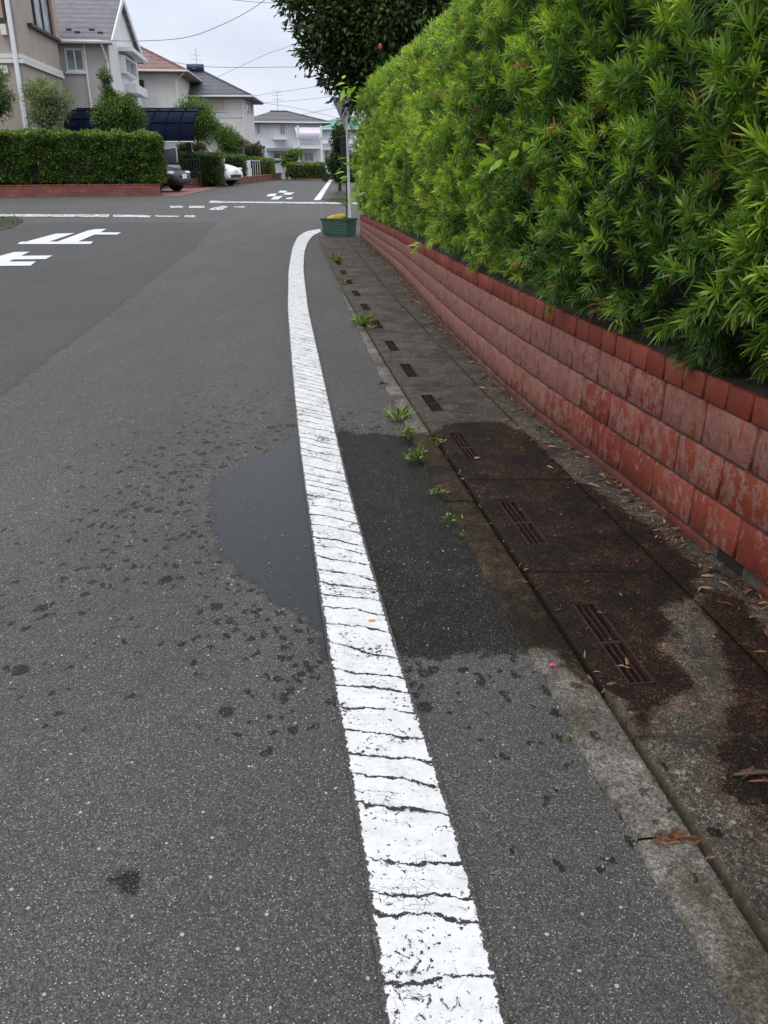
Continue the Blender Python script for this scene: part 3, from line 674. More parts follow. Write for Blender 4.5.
HTOP = 2.62
def hedge_off(h):      # set-back of the leaf face from the brick face, by height fraction
    return np.interp(h, [0, 0.08, 0.25, 0.6, 0.9, 1.0], [0.12, 0.02, -0.03, 0.02, 0.12, 0.32])
def lump(P, s=1.0):
    return np.array([mnoise.noise(Vector(p) * s) for p in P])
def big_hedge():
    y0, y1 = 0.2, 16.9
    root = empty('hedge', (float(wall_x(8)) + 0.6, 8, 0.55)); O = np.array(root.location)
    def surf(n, ya, yb):
        y = rng.uniform(ya, yb, n); h = rng.uniform(0.0, 1, n) ** 0.95
        zb = wall_top(y) + 0.06; z = zb + (HTOP - zb) * h
        d = np.gradient(wall_x(np.array([0, 1]))); x = wall_x(y) + hedge_off(h)
        return x, y, z, h
    allP = []
    for ya, yb, dens, K, L, W in ((y0, 3.4, 480, 34, 0.092, 0.0078), (3.4, 7.5, 460, 24, 0.074, 0.0078), (7.5, y1, 380, 15, 0.078, 0.0100)):
        n = int((yb - ya) * 2.0 * dens); x, y, z, h = surf(n, ya, yb)
        P = np.stack([x, y, z], 1)
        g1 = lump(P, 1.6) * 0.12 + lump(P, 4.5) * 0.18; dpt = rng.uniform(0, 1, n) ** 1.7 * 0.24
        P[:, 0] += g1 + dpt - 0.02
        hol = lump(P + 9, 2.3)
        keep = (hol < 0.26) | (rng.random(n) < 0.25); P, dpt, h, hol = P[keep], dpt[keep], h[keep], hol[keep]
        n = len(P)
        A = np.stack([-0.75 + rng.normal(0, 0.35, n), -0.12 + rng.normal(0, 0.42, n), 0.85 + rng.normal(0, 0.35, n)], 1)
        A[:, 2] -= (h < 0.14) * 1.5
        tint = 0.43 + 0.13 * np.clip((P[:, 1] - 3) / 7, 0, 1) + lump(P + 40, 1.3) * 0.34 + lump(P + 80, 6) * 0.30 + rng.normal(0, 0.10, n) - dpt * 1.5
        s = rng.uniform(0.55, 1.25, n)
        nm = 'shoots'
        op = rng.random(n) < (.5 if yb < 4 else .35); cl = ~op; A[op] += np.array([-.45, -.1, -.15])
        a1 = shoots(P[cl], A[cl], 0.075 * s[cl], K, L * .9 * s[cl], W * 1.0 * np.ones(cl.sum()), tint[cl], 70, 16)
        a2 = shoots(P[op], A[op], 0.05 * s[op], K, L * .85 * s[op], W * 1.25 * np.ones(op.sum()), tint[op] + .05, 88, 36)
        a = [np.concatenate([u_, v_]) for u_, v_ in zip(a1, a2)]
        t = np.clip(a[4], 0, 0.93); dead = (rng.random(len(t)) < 0.006) | np.repeat(rng.random(n) < 0.012, K); t[dead] = 1.0
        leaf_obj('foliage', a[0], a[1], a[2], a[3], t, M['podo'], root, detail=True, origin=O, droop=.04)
    # far end face
    n = 700; P = np.stack([wall_x(np.full(n, y1)) + rng.uniform(0.05, 1.1, n), y1 + rng.uniform(-.1, .1, n), rng.uniform(0.45, HTOP, n)], 1)
    A = np.stack([rng.normal(0, .4, n), 0.7 + rng.normal(0, .3, n), 0.4 + rng.normal(0, .4, n)], 1)
    a = shoots(P, A, np.full(n, .08), 12, np.full(n, .09), np.full(n, .013), 0.5 + rng.normal(0, .15, n)); leaf_obj('foliage', *a[:4], np.clip(a[4], 0, .93), M['podo'], root, detail=True, origin=O)
    # top: unclipped shoots standing up
    n = 2600; y = rng.uniform(y0, y1, n); P = np.stack([wall_x(y) + 0.22 + rng.uniform(0, 0.9, n), y, HTOP + rng.uniform(-0.08, 0.03, n) + 0 * y], 1)
    A = np.stack([-0.2 + rng.normal(0, .35, n), rng.normal(0, .35, n), np.full(n, 1.0)], 1)
    a = shoots(P, A, np.full(n, .09), 12, np.full(n, .09), np.full(n, .012), 0.55 + rng.normal(0, .15, n)); leaf_obj('foliage', *a[:4], np.clip(a[4], 0, .93), M['podo'], root, detail=True, origin=O)
    # leaves deeper in, tinted dark to paint in the shade of the gaps
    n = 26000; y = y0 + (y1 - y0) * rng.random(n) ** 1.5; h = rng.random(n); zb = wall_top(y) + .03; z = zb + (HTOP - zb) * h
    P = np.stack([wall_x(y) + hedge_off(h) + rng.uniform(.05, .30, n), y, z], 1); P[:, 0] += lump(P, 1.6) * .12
    leaf_obj('shade_tinted_leaves', P, np.stack([rng.normal(-.4, .6, n), rng.normal(0, .6, n), rng.normal(.1, .6, n)], 1), rng.uniform(.05, .10, n), np.full(n, .010), rng.uniform(0, .32, n), M['podo'], root, origin=O)
    # solid inside sheet, deep shade painted in as near-black
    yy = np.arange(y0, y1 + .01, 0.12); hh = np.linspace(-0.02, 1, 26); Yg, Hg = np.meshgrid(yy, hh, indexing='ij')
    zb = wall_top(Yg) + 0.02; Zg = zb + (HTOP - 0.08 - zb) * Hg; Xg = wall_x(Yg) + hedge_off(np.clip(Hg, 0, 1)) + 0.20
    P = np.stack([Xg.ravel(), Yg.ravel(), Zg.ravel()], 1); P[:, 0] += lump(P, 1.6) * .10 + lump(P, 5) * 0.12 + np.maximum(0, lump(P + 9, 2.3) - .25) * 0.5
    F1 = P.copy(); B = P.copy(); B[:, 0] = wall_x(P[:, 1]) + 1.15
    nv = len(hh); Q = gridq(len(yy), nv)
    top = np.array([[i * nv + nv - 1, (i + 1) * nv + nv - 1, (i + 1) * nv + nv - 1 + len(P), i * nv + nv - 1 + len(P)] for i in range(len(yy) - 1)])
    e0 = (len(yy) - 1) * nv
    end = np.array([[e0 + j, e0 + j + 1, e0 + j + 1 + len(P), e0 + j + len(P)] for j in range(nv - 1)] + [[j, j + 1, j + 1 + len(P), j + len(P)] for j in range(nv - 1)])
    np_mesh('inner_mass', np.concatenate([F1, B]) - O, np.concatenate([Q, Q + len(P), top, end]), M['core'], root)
    # twigs and stems near the camera, seen in the gaps
    m = MB()
    for k in range(150):
        y = random.uniform(0.6, 7); h = random.random(); z = float(wall_top(y)) + 0.05 + h * 1.7; x = float(wall_x(y) + hedge_off(h)) + 0.2
        p = Vector((x, y, z)); q = p + Vector((-random.uniform(.1, .22), random.uniform(-.12, .12), random.uniform(.02, .2)))
        m.tube([p - Vector(O), (p + q) / 2 + Vector((0, 0, -.02)) - Vector(O), q - Vector(O)], [.006, .004, .002], 5)
    m.build('twigs', M['bark'], root)['kind'] = 'stuff'
    return tag(root, 'long clipped hedge of narrow needle-like leaves growing above the red brick wall', 'hedge')
big_hedge()
# broad yellow-green vine leaves poking out of the hedge
def vine(px, py, lab, n=7, L=0.11, spread=0.13, Y=None):
    # meet the hedge face
    r = ray(px, py); best = None
    for t in np.arange(0.5, 25, 0.02):
        x, y, z = r.x * t, r.y * t, H + r.z * t
        if y > 0.3 and y < 17.2:
            h = (z - wall_top(y)) / (HTOP - wall_top(y))
            if 0 <= h <= 1.02 and x > wall_x(y) + hedge_off(h) - 0.03: best = (x - 0.06, y, z); break
    if best is None: best = tuple(at(px, py, Y or 12))
    root = empty('vine_sprig', best)
    C = np.zeros((n, 3)); C[:, 0] = -rng.uniform(0, spread, n) * 0.8; C[:, 1] = rng.uniform(-spread, spread, n) * 0.6; C[:, 2] = rng.uniform(-spread, spread, n) * 0.5
    D = np.stack([-0.7 + rng.normal(0, .4, n), -.2 + rng.normal(0, .5, n), rng.normal(-0.05, .35, n)], 1)
    leaf_obj('leaves', C, D, np.full(n, L) * rng.uniform(.7, 1.2, n), np.full(n, L * .38), rng.random(n), M['vine'], root, detail=True, fold=.05, droop=.12)
    m = MB(); m.tube([(0.12, 0, -0.02), (0.0, 0, 0.01), (-spread * .8, 0, -0.01)], [.004, .003, .0015], 5); m.build('stem', M['weed'], root)
    return tag(root, lab, 'vine sprig', 'pale vine sprigs in the hedge')
vine(432, 244, 'bright yellow green leaf sprig hanging over the brick coping at the hedge foot', 6, .10, .12)
vine(512, 158, 'pale sprig of broad leaves sticking out at mid height of the hedge', 5, .10, .10)
vine(540, 152, 'two pale broad leaves in the hedge just right of the mid height sprig', 3, .09, .07)
vine(362, 92, 'yellow green sprig at the far top corner of the hedge above the road sign', 12, .15, .30)
vine(366, 170, 'loose yellow green sprig at the far end of the hedge by the sign pole', 14, .15, .38)
vine(372, 196, 'yellow green broad leaves low on the far end of the hedge over the planter', 14, .14, .32)
vine(566, 68, 'single upright pale leaf high in the hedge', 2, .09, .03)
vine(556, 94, 'pale leaf pair high in the hedge below the upright one', 2, .08, .05)
vine(400, 150, 'thin pale sprig on the far part of the hedge at eye level', 7, .12, .16)

# ------------------------------------------------------------------ weeds, litter
def weed(px, py, s, lab, n=26, kind=0):
    s *= .85; n = int(n * 1.2)
    x, y = gp(px, py); root = empty('weed', (x, y, 0.008))
    C = np.zeros((n, 3)); C[:, :2] = rng.normal(0, s * .22, (n, 2)) ; C[:, 2] = rng.uniform(0, s * (.5 if kind else .15), n)
    D = np.stack([rng.normal(0, .7, n), rng.normal(0, .7, n), rng.uniform(.25, 1.1, n)], 1)
    wd = 0.35 if kind else 0.16
    leaf_obj('leaf', C, D, rng.uniform(.4, .9, n) * s * (.55 if kind else 1), rng.uniform(.8, 1.2, n) * s * wd * .4, rng.random(n), M['weed'], root, detail=True, droop=.25)
    m = MB()
    for k in range(4): m.tube([(0, 0, -.005), (random.uniform(-.1, .1) * s, random.uniform(-.1, .1) * s, s * .5)], .0015, 4)
    m.build('stem', M['weed'], root)
    return tag(root, lab, 'weed', 'weeds growing along the kerb joint')
weed(362, 326, .19, 'largest light green weed clump on the kerb well beyond the wet patch', 90)
weed(372, 330, .10, 'small low weed touching the right side of the largest clump', 24)
weed(337, 262, .22, 'far yellowish weed tuft on the kerb a little before the planter', 50)
weed(343, 285, .14, 'sparse weed tuft on the kerb between the far tuft and the largest clump', 26)
weed(399, 421, .15, 'dark green grassy weed at the top corner of the wet asphalt', 60)
weed(407, 440, .12, 'leafy weed just below the grassy one at the wet patch edge', 40, 1)
weed(417, 462, .12, 'spreading yellow green weed on the kerb, lowest of the three clustered plants', 60, 1)
weed(438, 447, .07, 'little bright weed in the seam between kerb and slabs', 16, 1)
weed(438, 497, .09, 'small bright green weed on the kerb edge beside wet asphalt', 22, 1)
weed(451, 523, .075, 'tiny leafy weed below the small bright one on the wet kerb', 14, 1)
weed(461, 538, .05, 'tiniest yellowish weed, lowest in the row along the wet kerb', 12, 1)
weed(570, 742, .03, 'speck of yellow moss plant on the dry kerb edge near the camera', 10, 1)

def litter_field():
    n = 1300; y = 1.6 + 14.9 * rng.random(n) ** 1.3; off = rng.exponential(0.05, n)
    x = wall_x(y) - 0.012 - off; C = np.stack([x, y, np.full(n, 0.018) + rng.uniform(0, .006, n)], 1)
    n2 = 420; y2 = rng.uniform(1.5, 16, n2); C2 = np.stack([seam_x(y2) + rng.uniform(0.0, 0.7, n2), y2, np.full(n2, 0.0165)], 1)
    n3 = 160; y3 = rng.uniform(1.2, 12, n3); C3 = np.stack([seam_x(y3) + rng.normal(0, 0.012, n3), y3, np.full(n3, 0.016)], 1)
    C = np.concatenate([C, C2, C3]); n = len(C)
    D = np.stack([rng.normal(0, 1, n), rng.normal(0, 1, n), rng.normal(0, .12, n)], 1)
    S = np.concatenate([rng.uniform(.5, 1.4, 1300), rng.uniform(.25, .7, n2), rng.uniform(.3, .8, n3)])
    o = leaf_obj('leaf_litter', C, D, .038 * S, .009 * S, rng.random(n), M['dead'], None, detail=True)
    tag(o, 'scattered brown dry needles and leaf bits along the foot of the brick wall', 'leaf litter', kind='stuff')
litter_field()
def dry(px, py, L, W, ang, lab, t=.6, n=1, mat='dead', z=.02, name='dry_leaf', cat='dry leaf', sx=1.0):
    x, y = gp(px, py); C = np.stack([rng.normal(0, L * .25 * sx * (n > 1), n), rng.normal(0, L * .25 * (n > 1), n), np.zeros(n)], 1)
    a = ang + rng.normal(0, .5 * (n > 1), n); D = np.stack([np.cos(a), np.sin(a), np.full(n, .06)], 1)
    o = leaf_obj(name, C, D, np.full(n, L), np.full(n, W), np.full(n, t) + rng.normal(0, .1, n), M[mat], None, detail=True, fold=.1)
    o.location = (x, y, z); tag(o, lab, cat)
dry(668, 845, .036, .006, .2, 'bundle of orange brown dry needles across the kerb joint near the camera', .5, 34, sx=2.6)
dry(745, 782, .055, .006, .15, 'bundle of orange dry needles lying on the slab at the right edge of the photo', .45, 9)
m = MB(); x, y = gp(733, 781); m.tube([(0, 0, 0), (.07, .004, .004), (.15, .012, 0)], [.004, .005, .003], 6)
o = m.build('twig', M['bark']); o.location = (x, y, .02); tag(o, 'dark short twig on the near slab at the right edge', 'twig')
dry(474, 462, .035, .014, .4, 'tan dry leaf beside the third drain grate in the wet paving', .9)
dry(700, 592, .04, .008, -.3, 'tan needle leaf by the wall foot below the broken block', .9)
dry(718, 607, .05, .008, -.5, 'longer tan needle leaf right of the broken wall block', .85)
dry(606, 690, .03, .009, .2, 'small brown leaf at the near end of the nearest grate', .6)
dry(380, 387, .06, .02, .9, 'dry brown leaf on the kerb seam beyond the wet patch', .6, 3)
dry(585, 587, .03, .008, .6, 'small tan leaf on the wet slab just beyond the nearest grate', .8)
dry(560, 520, .03, .008, 1.2, 'small tan leaf on the wet slab right of the second grate', .8)
M['petal'] = paint('pink_petal', (0.75, 0.05, 0.35), .5, .1)
m = MB(); m.tube([(-.009, 0, .003), (0, .002, .006), (.009, 0, .003)], [.003, .005, .003], 6); x, y = gp(552, 671); o = m.build('petal', M['petal']); o.location = (x, y, .016); tag(o, 'tiny bright pink petal lying on the kerb concrete', 'petal')
dry(632, 668, .045, .016, 1.9, 'tan dead leaf caught between the bars of the nearest grate', .95, 2, z=.004)
m = MB(); m.lathe([(0.0, 0), (.013, .0), (.010, .0005), (0.001, .0008)], n=14); x, y = gp(372, 622); o = m.build('rust_stain', paint('rust_stain', (.62, .28, .12), .8, .2, 60)); o.location = (x, y, .0052); o.scale = (1, .7, 1); tag(o, kind='structure')
# grit on the near asphalt: real little stones
m = MB()
for k in range(110):
    y = random.uniform(.7, 3.2); x = random.uniform(-1.1, .55) * (y + .6) / 2; s = random.uniform(.0012, .0026)
    m.bbox(x - s, x + s * random.uniform(.6, 1.6), y - s, y + s * random.uniform(.5, 1.4), -.004, s * .9, s * .35)
tag(m.build('grit', paint('pale_grit', (.42, .41, .38), .8, .4, 90)), 'pale grit scattered over the asphalt', 'grit', kind='stuff')

# ------------------------------------------------------------------ planter, bag, hoop, sign
x0, yq = gp(319, 236); x1, _ = gp(359, 236)
pr = empty('planter_box', ((x0 + x1) / 2, yq + .14, .008)); W = (x1 - x0) / 2 * .93
m = MB(); h = .25
for (a, b, c, d) in (((-W, -W + .02, -.14, .14)), (W - .02, W, -.14, .14), (-W + .02, W - .02, -.14, -.12), (-W + .02, W - .02, .12, .14)):
    m.add([(a * .93, c * .88, 0), (b * .93, c * .88, 0), (b * .93, d * .88, 0), (a * .93, d * .88, 0), (a, c, h), (b, c, h), (b, d, h), (a, d, h)], [(3, 2, 1, 0), (4, 5, 6, 7), (0, 1, 5, 4), (1, 2, 6, 5), (2, 3, 7, 6), (3, 0, 4, 7)])
for k in range(5): m.box(-W * .93, W * .93, -.1405 - k * .003, -.13, .04 + k * .042, .052 + k * .042)
gmat = paint('green_plastic', (.045, .125, .085), .5, .25, 5)
m.build('box', gmat, pr)
m = MB(); m.box(-W - .012, W + .012, -.155, -.135, h - .02, h + .006); m.box(-W - .012, W + .012, .135, .155, h - .02, h + .006); m.box(-W - .012, -W + .012, -.134, .134, h - .02, h + .005); m.box(W - .012, W + .012, -.134, .134, h - .02, h + .005)
m.build('rim', paint('dark_green_rim', (.015, .035, .028), .5, .1), pr)
m = MB(); m.box(-W + .02, W - .02, -.118, .118, .1, h - .03); m.build('soil', M['soil'], pr)
tag(pr, 'green plastic planter box standing at the far end of the brick wall', 'planter')
pr.rotation_euler = (0, 0, math.radians(-28)); pr.scale = (.80, 1.35, 1.2)
bag = MB(); R = []
for i in range(9):
    for k in range(14):
        a = 2 * math.pi * k / 14; t = i / 8; r = math.sin(math.pi * (.12 + .86 * t)) ** .6; n_ = mnoise.noise(Vector((i * .6, math.cos(a) * 1.5, math.sin(a) * 1.5))) * .25
        R.append((-.19 + .38 * t, math.cos(a) * .075 * r * (1 + n_), .045 + math.sin(a) * (.035 + .055 * t) * r * (1 + n_) + .03 * t))
bag.add(R, [(i * 14 + k, i * 14 + (k + 1) % 14, (i + 1) * 14 + (k + 1) % 14, (i + 1) * 14 + k) for i in range(8) for k in range(14)] + [tuple(range(13, -1, -1)), tuple(8 * 14 + k for k in range(14))])
o = bag.build('yellow_bag', paint('yellow_sack', (.50, .40, .03), .6, .2, 15), None, True); o.location = (pr.location.x - .04, pr.location.y, h * 1.2 - .03); tag(o, 'crumpled yellow sack lying on top of the green planter', 'bag')
m = MB(); pts = [(-.33, -.02, h - .1), (-.335, 0, h + .2), (-.30, .0, h + .36), (-.20, 0, h + .42)]; m.tube(pts, .003, 6); m.tube([(-.33, -.02, h - .1), (0, 0, h - .11), (.31, 0, h - .1), (.32, 0, h + .35)], .003, 6)
o = m.build('plant_support', M['steel']); o.location = (pr.location.x, pr.location.y, .008); tag(o, 'thin bent wire support stuck in the planter', 'wire')

SY = 20.6
ps = at(350, 217, SY); pt = at(345, 70, SY)
sg = empty('road_sign', (ps.x, SY, 0))
lean = (pt.x - ps.x) / pt.z
m = MB(); m.tube([(0, 0, 0), (lean * 3.1, 0, 3.1)], .027, 14); m.build('pole', M['white'], sg)
m = MB(); zb = at(346, 128, SY).z; zt = zb + .62; cx = lean * 2.4
ang = .45; ca, sa = math.cos(ang), math.sin(ang)
def tri(r, y0, y1):
    vs = []
    for yv in (y0, y1):
        for (a, z) in ((-.33 * r, zt), (.33 * r, zt), (0.03, zb), (-.03, zb)):
            a2 = a; vs.append((cx + a2 * ca - yv * sa, yv * ca + a2 * sa, zt - (zt - z) * (1 if z < zt else 1)))
    return vs, [(0, 1, 2, 3), (7, 6, 5, 4), (0, 4, 5, 1), (1, 5, 6, 2), (2, 6, 7, 3), (3, 7, 4, 0)]
m.add(*tri(1, .045, .05)); m.build('sign_back', M['steel'], sg)
for zz in (.18, .45):
    m = MB(); m.box(cx - .22, cx + .22, .03, .044, zb + zz, zb + zz + .03); m.build('bracket', M['steel'], sg)
tag(sg, 'back of a grey triangular road sign on a white pole behind the planter', 'road sign')
a, b = at(340.5, 163, 21.3), at(346.5, 136, 21.3)
m = MB(); m.bbox(a.x, b.x, 21.28, 21.36, a.z, b.z, .01); m.box(b.x - .04, b.x - .012, 21.30, 21.34, 0, a.z)
tag(m.build('notice_board', M['black']), 'narrow black board standing upright just behind the white sign pole', 'board')

# ------------------------------------------------------------------ generic garden hedges and trees
def box_hedge(x0, x1, y0, y1, z0, z1, rz, loc, lab, mat='hedge_leaf', leaf=.055, dens=900, rnd=.12, group='clipped garden hedges', lumpy=.06, bias=0.0, name='clipped_hedge'):
    root = empty(name, loc, rz)
    faces = [(0, (x1 - x0) * (z1 - z0)), (1, (y1 - y0) * (z1 - z0)), (2, (x1 - x0) * (y1 - y0)), (3, (y1 - y0) * (z1 - z0))]
    Ps = []; Ns = []
    for k, A_ in faces:
        n = int(A_ * dens); u, v = rng.random(n), rng.random(n)
        if k == 0: P = np.stack([x0 + u * (x1 - x0), np.full(n, y0), z0 + v * (z1 - z0)], 1); N = (0, -1, 0)
        elif k == 1: P = np.stack([np.full(n, x1), y0 + u * (y1 - y0), z0 + v * (z1 - z0)], 1); N = (1, 0, 0)
        elif k == 2: P = np.stack([x0 + u * (x1 - x0), y0 + v * (y1 - y0), np.full(n, z1)], 1); N = (0, 0, 1)
        else: P = np.stack([np.full(n, x0), y0 + u * (y1 - y0), z0 + v * (z1 - z0)], 1); N = (-1, 0, 0)
        Ps.append(P); Ns.append(np.tile(np.array(N, float), (n, 1)))
    P = np.concatenate(Ps); N = np.concatenate(Ns); n = len(P)
    c = np.array([(x0 + x1) / 2, (y0 + y1) / 2, (z0 + z1) / 2]); hs = np.array([(x1 - x0) / 2, (y1 - y0) / 2, (z1 - z0) / 2])
    rel = P - c; inner = np.sign(rel) * np.maximum(np.abs(rel) - 0, 0); cl = np.clip(rel, -(hs - rnd), hs - rnd); d = rel - cl; dl = np.linalg.norm(d, axis=1, keepdims=True)
    P = c + cl + d / np.maximum(dl, 1e-6) * np.minimum(dl, rnd)
    P += N * (lump(P, 2.2) * lumpy * 1.6 + lump(P + 5, 6) * lumpy)[:, None] - N * (rng.random(n) ** 2 * .12)[:, None]
    D = N * .7 + rng.normal(0, .6, (n, 3)) + np.array([0, 0, .35])
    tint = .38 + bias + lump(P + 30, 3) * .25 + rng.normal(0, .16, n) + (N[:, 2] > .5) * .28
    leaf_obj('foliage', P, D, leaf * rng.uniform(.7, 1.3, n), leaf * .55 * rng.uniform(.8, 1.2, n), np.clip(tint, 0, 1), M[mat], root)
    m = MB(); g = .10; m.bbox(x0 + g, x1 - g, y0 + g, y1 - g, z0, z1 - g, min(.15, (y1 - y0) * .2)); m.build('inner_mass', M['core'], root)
    return tag(root, lab, 'hedge', group)
def tree(px, Y, H0, blobs, lab, mat, leaf=.06, n=6000, trunk=.07, name='garden_tree', cat='tree', group='garden trees', spread=.8, base_z=0.0, tb=0.0, clump=.16, extra=None, trunk_x=None, per=34):
    """blobs: list of (px, py, radius_px_x, radius_px_y) ellipsoids of the crown"""
    if Y > 25: n = int(n * 2.2); leaf *= 1.15
    b = at(trunk_x or px, 150, Y); root = empty(name, (b.x, Y, base_z)); O = Vector((b.x, Y, base_z))
    cs = []; s = Y / (F * 1.08)
    for bx, by, rx, ry in blobs:
        c = at(bx, by, Y) - O; cs.append((c, rx * s, ry * s))
    tot = sum(a * b_ for _, a, b_ in cs); Ps = []; Ds = []; Ts = []
    nodes = []
    for c, rx, rz in cs:
        k = int(n * rx * rz / tot); nc = max(8, int(k / per))
        u = nrmz(rng.normal(size=(nc, 3))); r = rng.random(nc) ** .42
        r = r * (1 + .22 * np.array([mnoise.noise(Vector(q) * 1.7 + O) for q in u]))
        C = np.array(c) + u * r[:, None] * np.array([rx, (rx + rz) / 2, rz])
        nodes += [(Vector(q), c) for q in C[:: max(1, nc // 26)]]
        m_ = int(k / nc); P = np.repeat(C, m_, 0) + rng.normal(0, clump * min(rx, rz) ** .5, (nc * m_, 3)) * np.array([1, 1, .8])
        Ps.append(P); Ds.append(nrmz(P - np.repeat(C, m_, 0)) + nrmz(P - np.array(c)) * .5 + rng.normal(0, .35, (len(P), 3)))
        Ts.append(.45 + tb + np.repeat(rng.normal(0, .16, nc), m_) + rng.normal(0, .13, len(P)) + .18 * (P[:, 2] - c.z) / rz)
    P = np.concatenate(Ps); T = np.concatenate(Ts); D = np.concatenate(Ds)
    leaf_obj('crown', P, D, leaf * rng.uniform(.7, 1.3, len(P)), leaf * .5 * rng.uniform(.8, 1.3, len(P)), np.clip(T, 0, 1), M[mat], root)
    m = MB(); c0 = cs[0][0]; top = Vector((c0.x, c0.y, c0.z))
    hub = Vector((c0.x * .5, c0.y * .5, max(.3, (c0.z - cs[0][2]) * .95)))
    m.tube([(0, 0, -.02), hub * .5 + Vector((.02, 0, 0)), hub, (hub + top) / 2, top], [trunk * 1.25, trunk, trunk * .85, trunk * .55, trunk * .2], 8)
    for q, c in nodes:
        mid = (hub * .45 + q * .35 + c * .2); m.tube([hub.lerp(top, random.random() * .6), mid, q], [trunk * .35, trunk * .2, trunk * .06], 5)
    m.build('trunk', M['bark'], root, True)
    return tag(root, lab, cat, group)

# overhanging dark tree behind the hedge
tree(425, 19, 0, [(405, -25, 85, 62), (345, 5, 42, 42), (357, 60, 30, 36), (395, 40, 50, 50), (322, 44, 18, 16), (300, 2, 18, 14), (368, 96, 15, 14), (350, 86, 10, 12), (470, -40, 70, 60), (304, 28, 8, 8), (308, 60, 7, 6), (332, 78, 9, 9)],
     'big dark broad-leaved tree overhanging the road sign from behind the long hedge', 'tree_dark', leaf=.125, n=34000, per=70, tb=.08, trunk=.16, name='broadleaf_tree', group=None, clump=.20, base_z=.4)
m = MB(); c = at(380, 47, 17.2)
m.lathe([(.01, -.05), (.035, -.02), (.038, .02), (.012, .06)], n=10); o = m.build('red_bloom', paint('red_bloom', (.35, .03, .05), .6, .2, 20)); o.location = c; tag(o, 'small red bloom against the dark tree above the hedge', 'flower')

# ------------------------------------------------------------------ left side: brick kerb walls, hedges
def brickband_mat():
    t = NT('brick_band'); br = t.n.new('ShaderNodeTexBrick'); t.put(br.inputs['Vector'], t.scalev(1, 1, 1, rot=(math.pi / 2, 0, 0)))
    br.inputs['Scale'].default_value = 1.0; br.inputs['Brick Width'].default_value = .30; br.inputs['Row Height'].default_value = .14; br.inputs['Mortar Size'].default_value = .01
    br.inputs['Color1'].default_value = (.23, .075, .055, 1); br.inputs['Color2'].default_value = (.17, .05, .038, 1); br.inputs['Mortar'].default_value = (.09, .07, .06, 1)
    c = t.mix(1.0, br.outputs['Color'], t.map(t.noise(2.5, 5, .7), .3, .7, .7, 1.25), 'MULTIPLY'); t.bump(br.outputs['Fac'], .4, .01)
    return t.done(c, .85)
M['band'] = brickband_mat()
def low_wall(p0, p1, h, th, lab, name='garden_wall', group='low brick garden walls'):
    """p0,p1: ground points of the front foot"""
    p0, p1 = Vector((*p0, 0)), Vector((*p1, 0)); d = p1 - p0; L = d.length
    root = empty(name, p0, math.atan2(d.y, d.x))
    m = MB(); m.box(0, L, 0, th, -.04, h - .06); m.build('brickwork', M['band'], root)
    m = MB(); n = max(1, int(L / .21))
    for i in range(n): m.bbox(i * L / n + .004, (i + 1) * L / n - .004, -.012, th + .012, h - .058, h, .008)
    m.build('coping', M['brick'], root)
    return tag(root, lab, 'wall', group)
A0 = gp(-90, 198.5); A1 = gp(161, 195.5)
low_wall(A0, A1, .43, .22, 'long low red brick wall under the large hedge at the left corner of the crossing')
d = Vector((A1[0] - A0[0], A1[1] - A0[1])); angA = math.atan2(d.y, d.x); LA = d.length
zt = at(80, 134.5, A1[1] + .3).z
box_hedge(0, LA + .22, .1, 1.5, .40, zt, angA, (A0[0], A0[1], 0), 'large dark green clipped hedge on the long brick wall at the left corner', dens=1300, leaf=.09, lumpy=.13, bias=.08, rnd=.22)
# corner return wall
B0 = (A1[0] - .1, A1[1] + .25)
marks([[(161, 189.5), (186, 186), (226, 186), (180, 196), (162, 196)]], paint('brick_paving', (.26, .13, .10), .85, .25, 5), z=.006, name='driveway')
def seg_wall(pa, pb, h, th, lab): return low_wall(gp(*pa), gp(*pb), h, th, lab)
seg_wall((184, 188.3), (226, 185), .42, .25, 'short low brick wall before the white car, beside the black car')
seg_wall((240, 184.6), (281, 179.4), .36, .25, 'low brick wall under the tall column hedge across from the road sign')
seg_wall((287, 179.2), (337, 179.0), .45, .3, 'low brick wall closing the far end of the street')
def px_hedge(pxa, pxb, pyt, pyb, Y, th, lab, **k):
    a = at(pxa, pyb, Y); b = at(pxb, pyb, Y); t = at(pxa, pyt, Y).z
    return box_hedge(0, b.x - a.x, 0, th, max(0, a.z), t, 0, (a.x, Y, 0), lab, **k)
px_hedge(181, 221.5, 153, 184, 44.5, 1.2, 'boxy clipped hedge between the black car and the white car', dens=700, leaf=.07, rnd=.08)
px_hedge(222, 245, 155.5, 182, 51, 1.0, 'dark clipped hedge behind the white car', dens=500, leaf=.08)
for k, (a, b) in enumerate(((249, 256.3), (256.5, 264.5), (264.5, 273.5))):
    px_hedge(a, b, 157.5 + k * .6, 179, 57, .9, ['left column of the pale green clipped hedge, next to the gate pillar', 'middle column of the pale green clipped hedge beside the gate pillar', 'right column of the pale green clipped hedge, nearest the far carport'][k], dens=700, leaf=.08, mat='hedge_leaf_pale' if k else 'hedge_leaf', rnd=.1, lumpy=.03)
px_hedge(286, 333, 163.5, 178, 57.5, 1.2, 'long trimmed hedge on the brick wall at the far end of the street', dens=420, leaf=.10, mat='hedge_leaf_pale', bias=-.05)
box_hedge(0, 1.5, 0, 2.5, 0, 1.5, 0, (*at(335, 180, 53).xy, 0), 'dark rounded bush at the far right end of the street', dens=300, leaf=.11, rnd=.6, lumpy=.2)
px_hedge(240, 262, 144, 160, 61, 1.2, 'reddish green bush behind the tall column hedge', dens=240, leaf=.12, mat='tree_red', rnd=.4, lumpy=.2, name='bush')
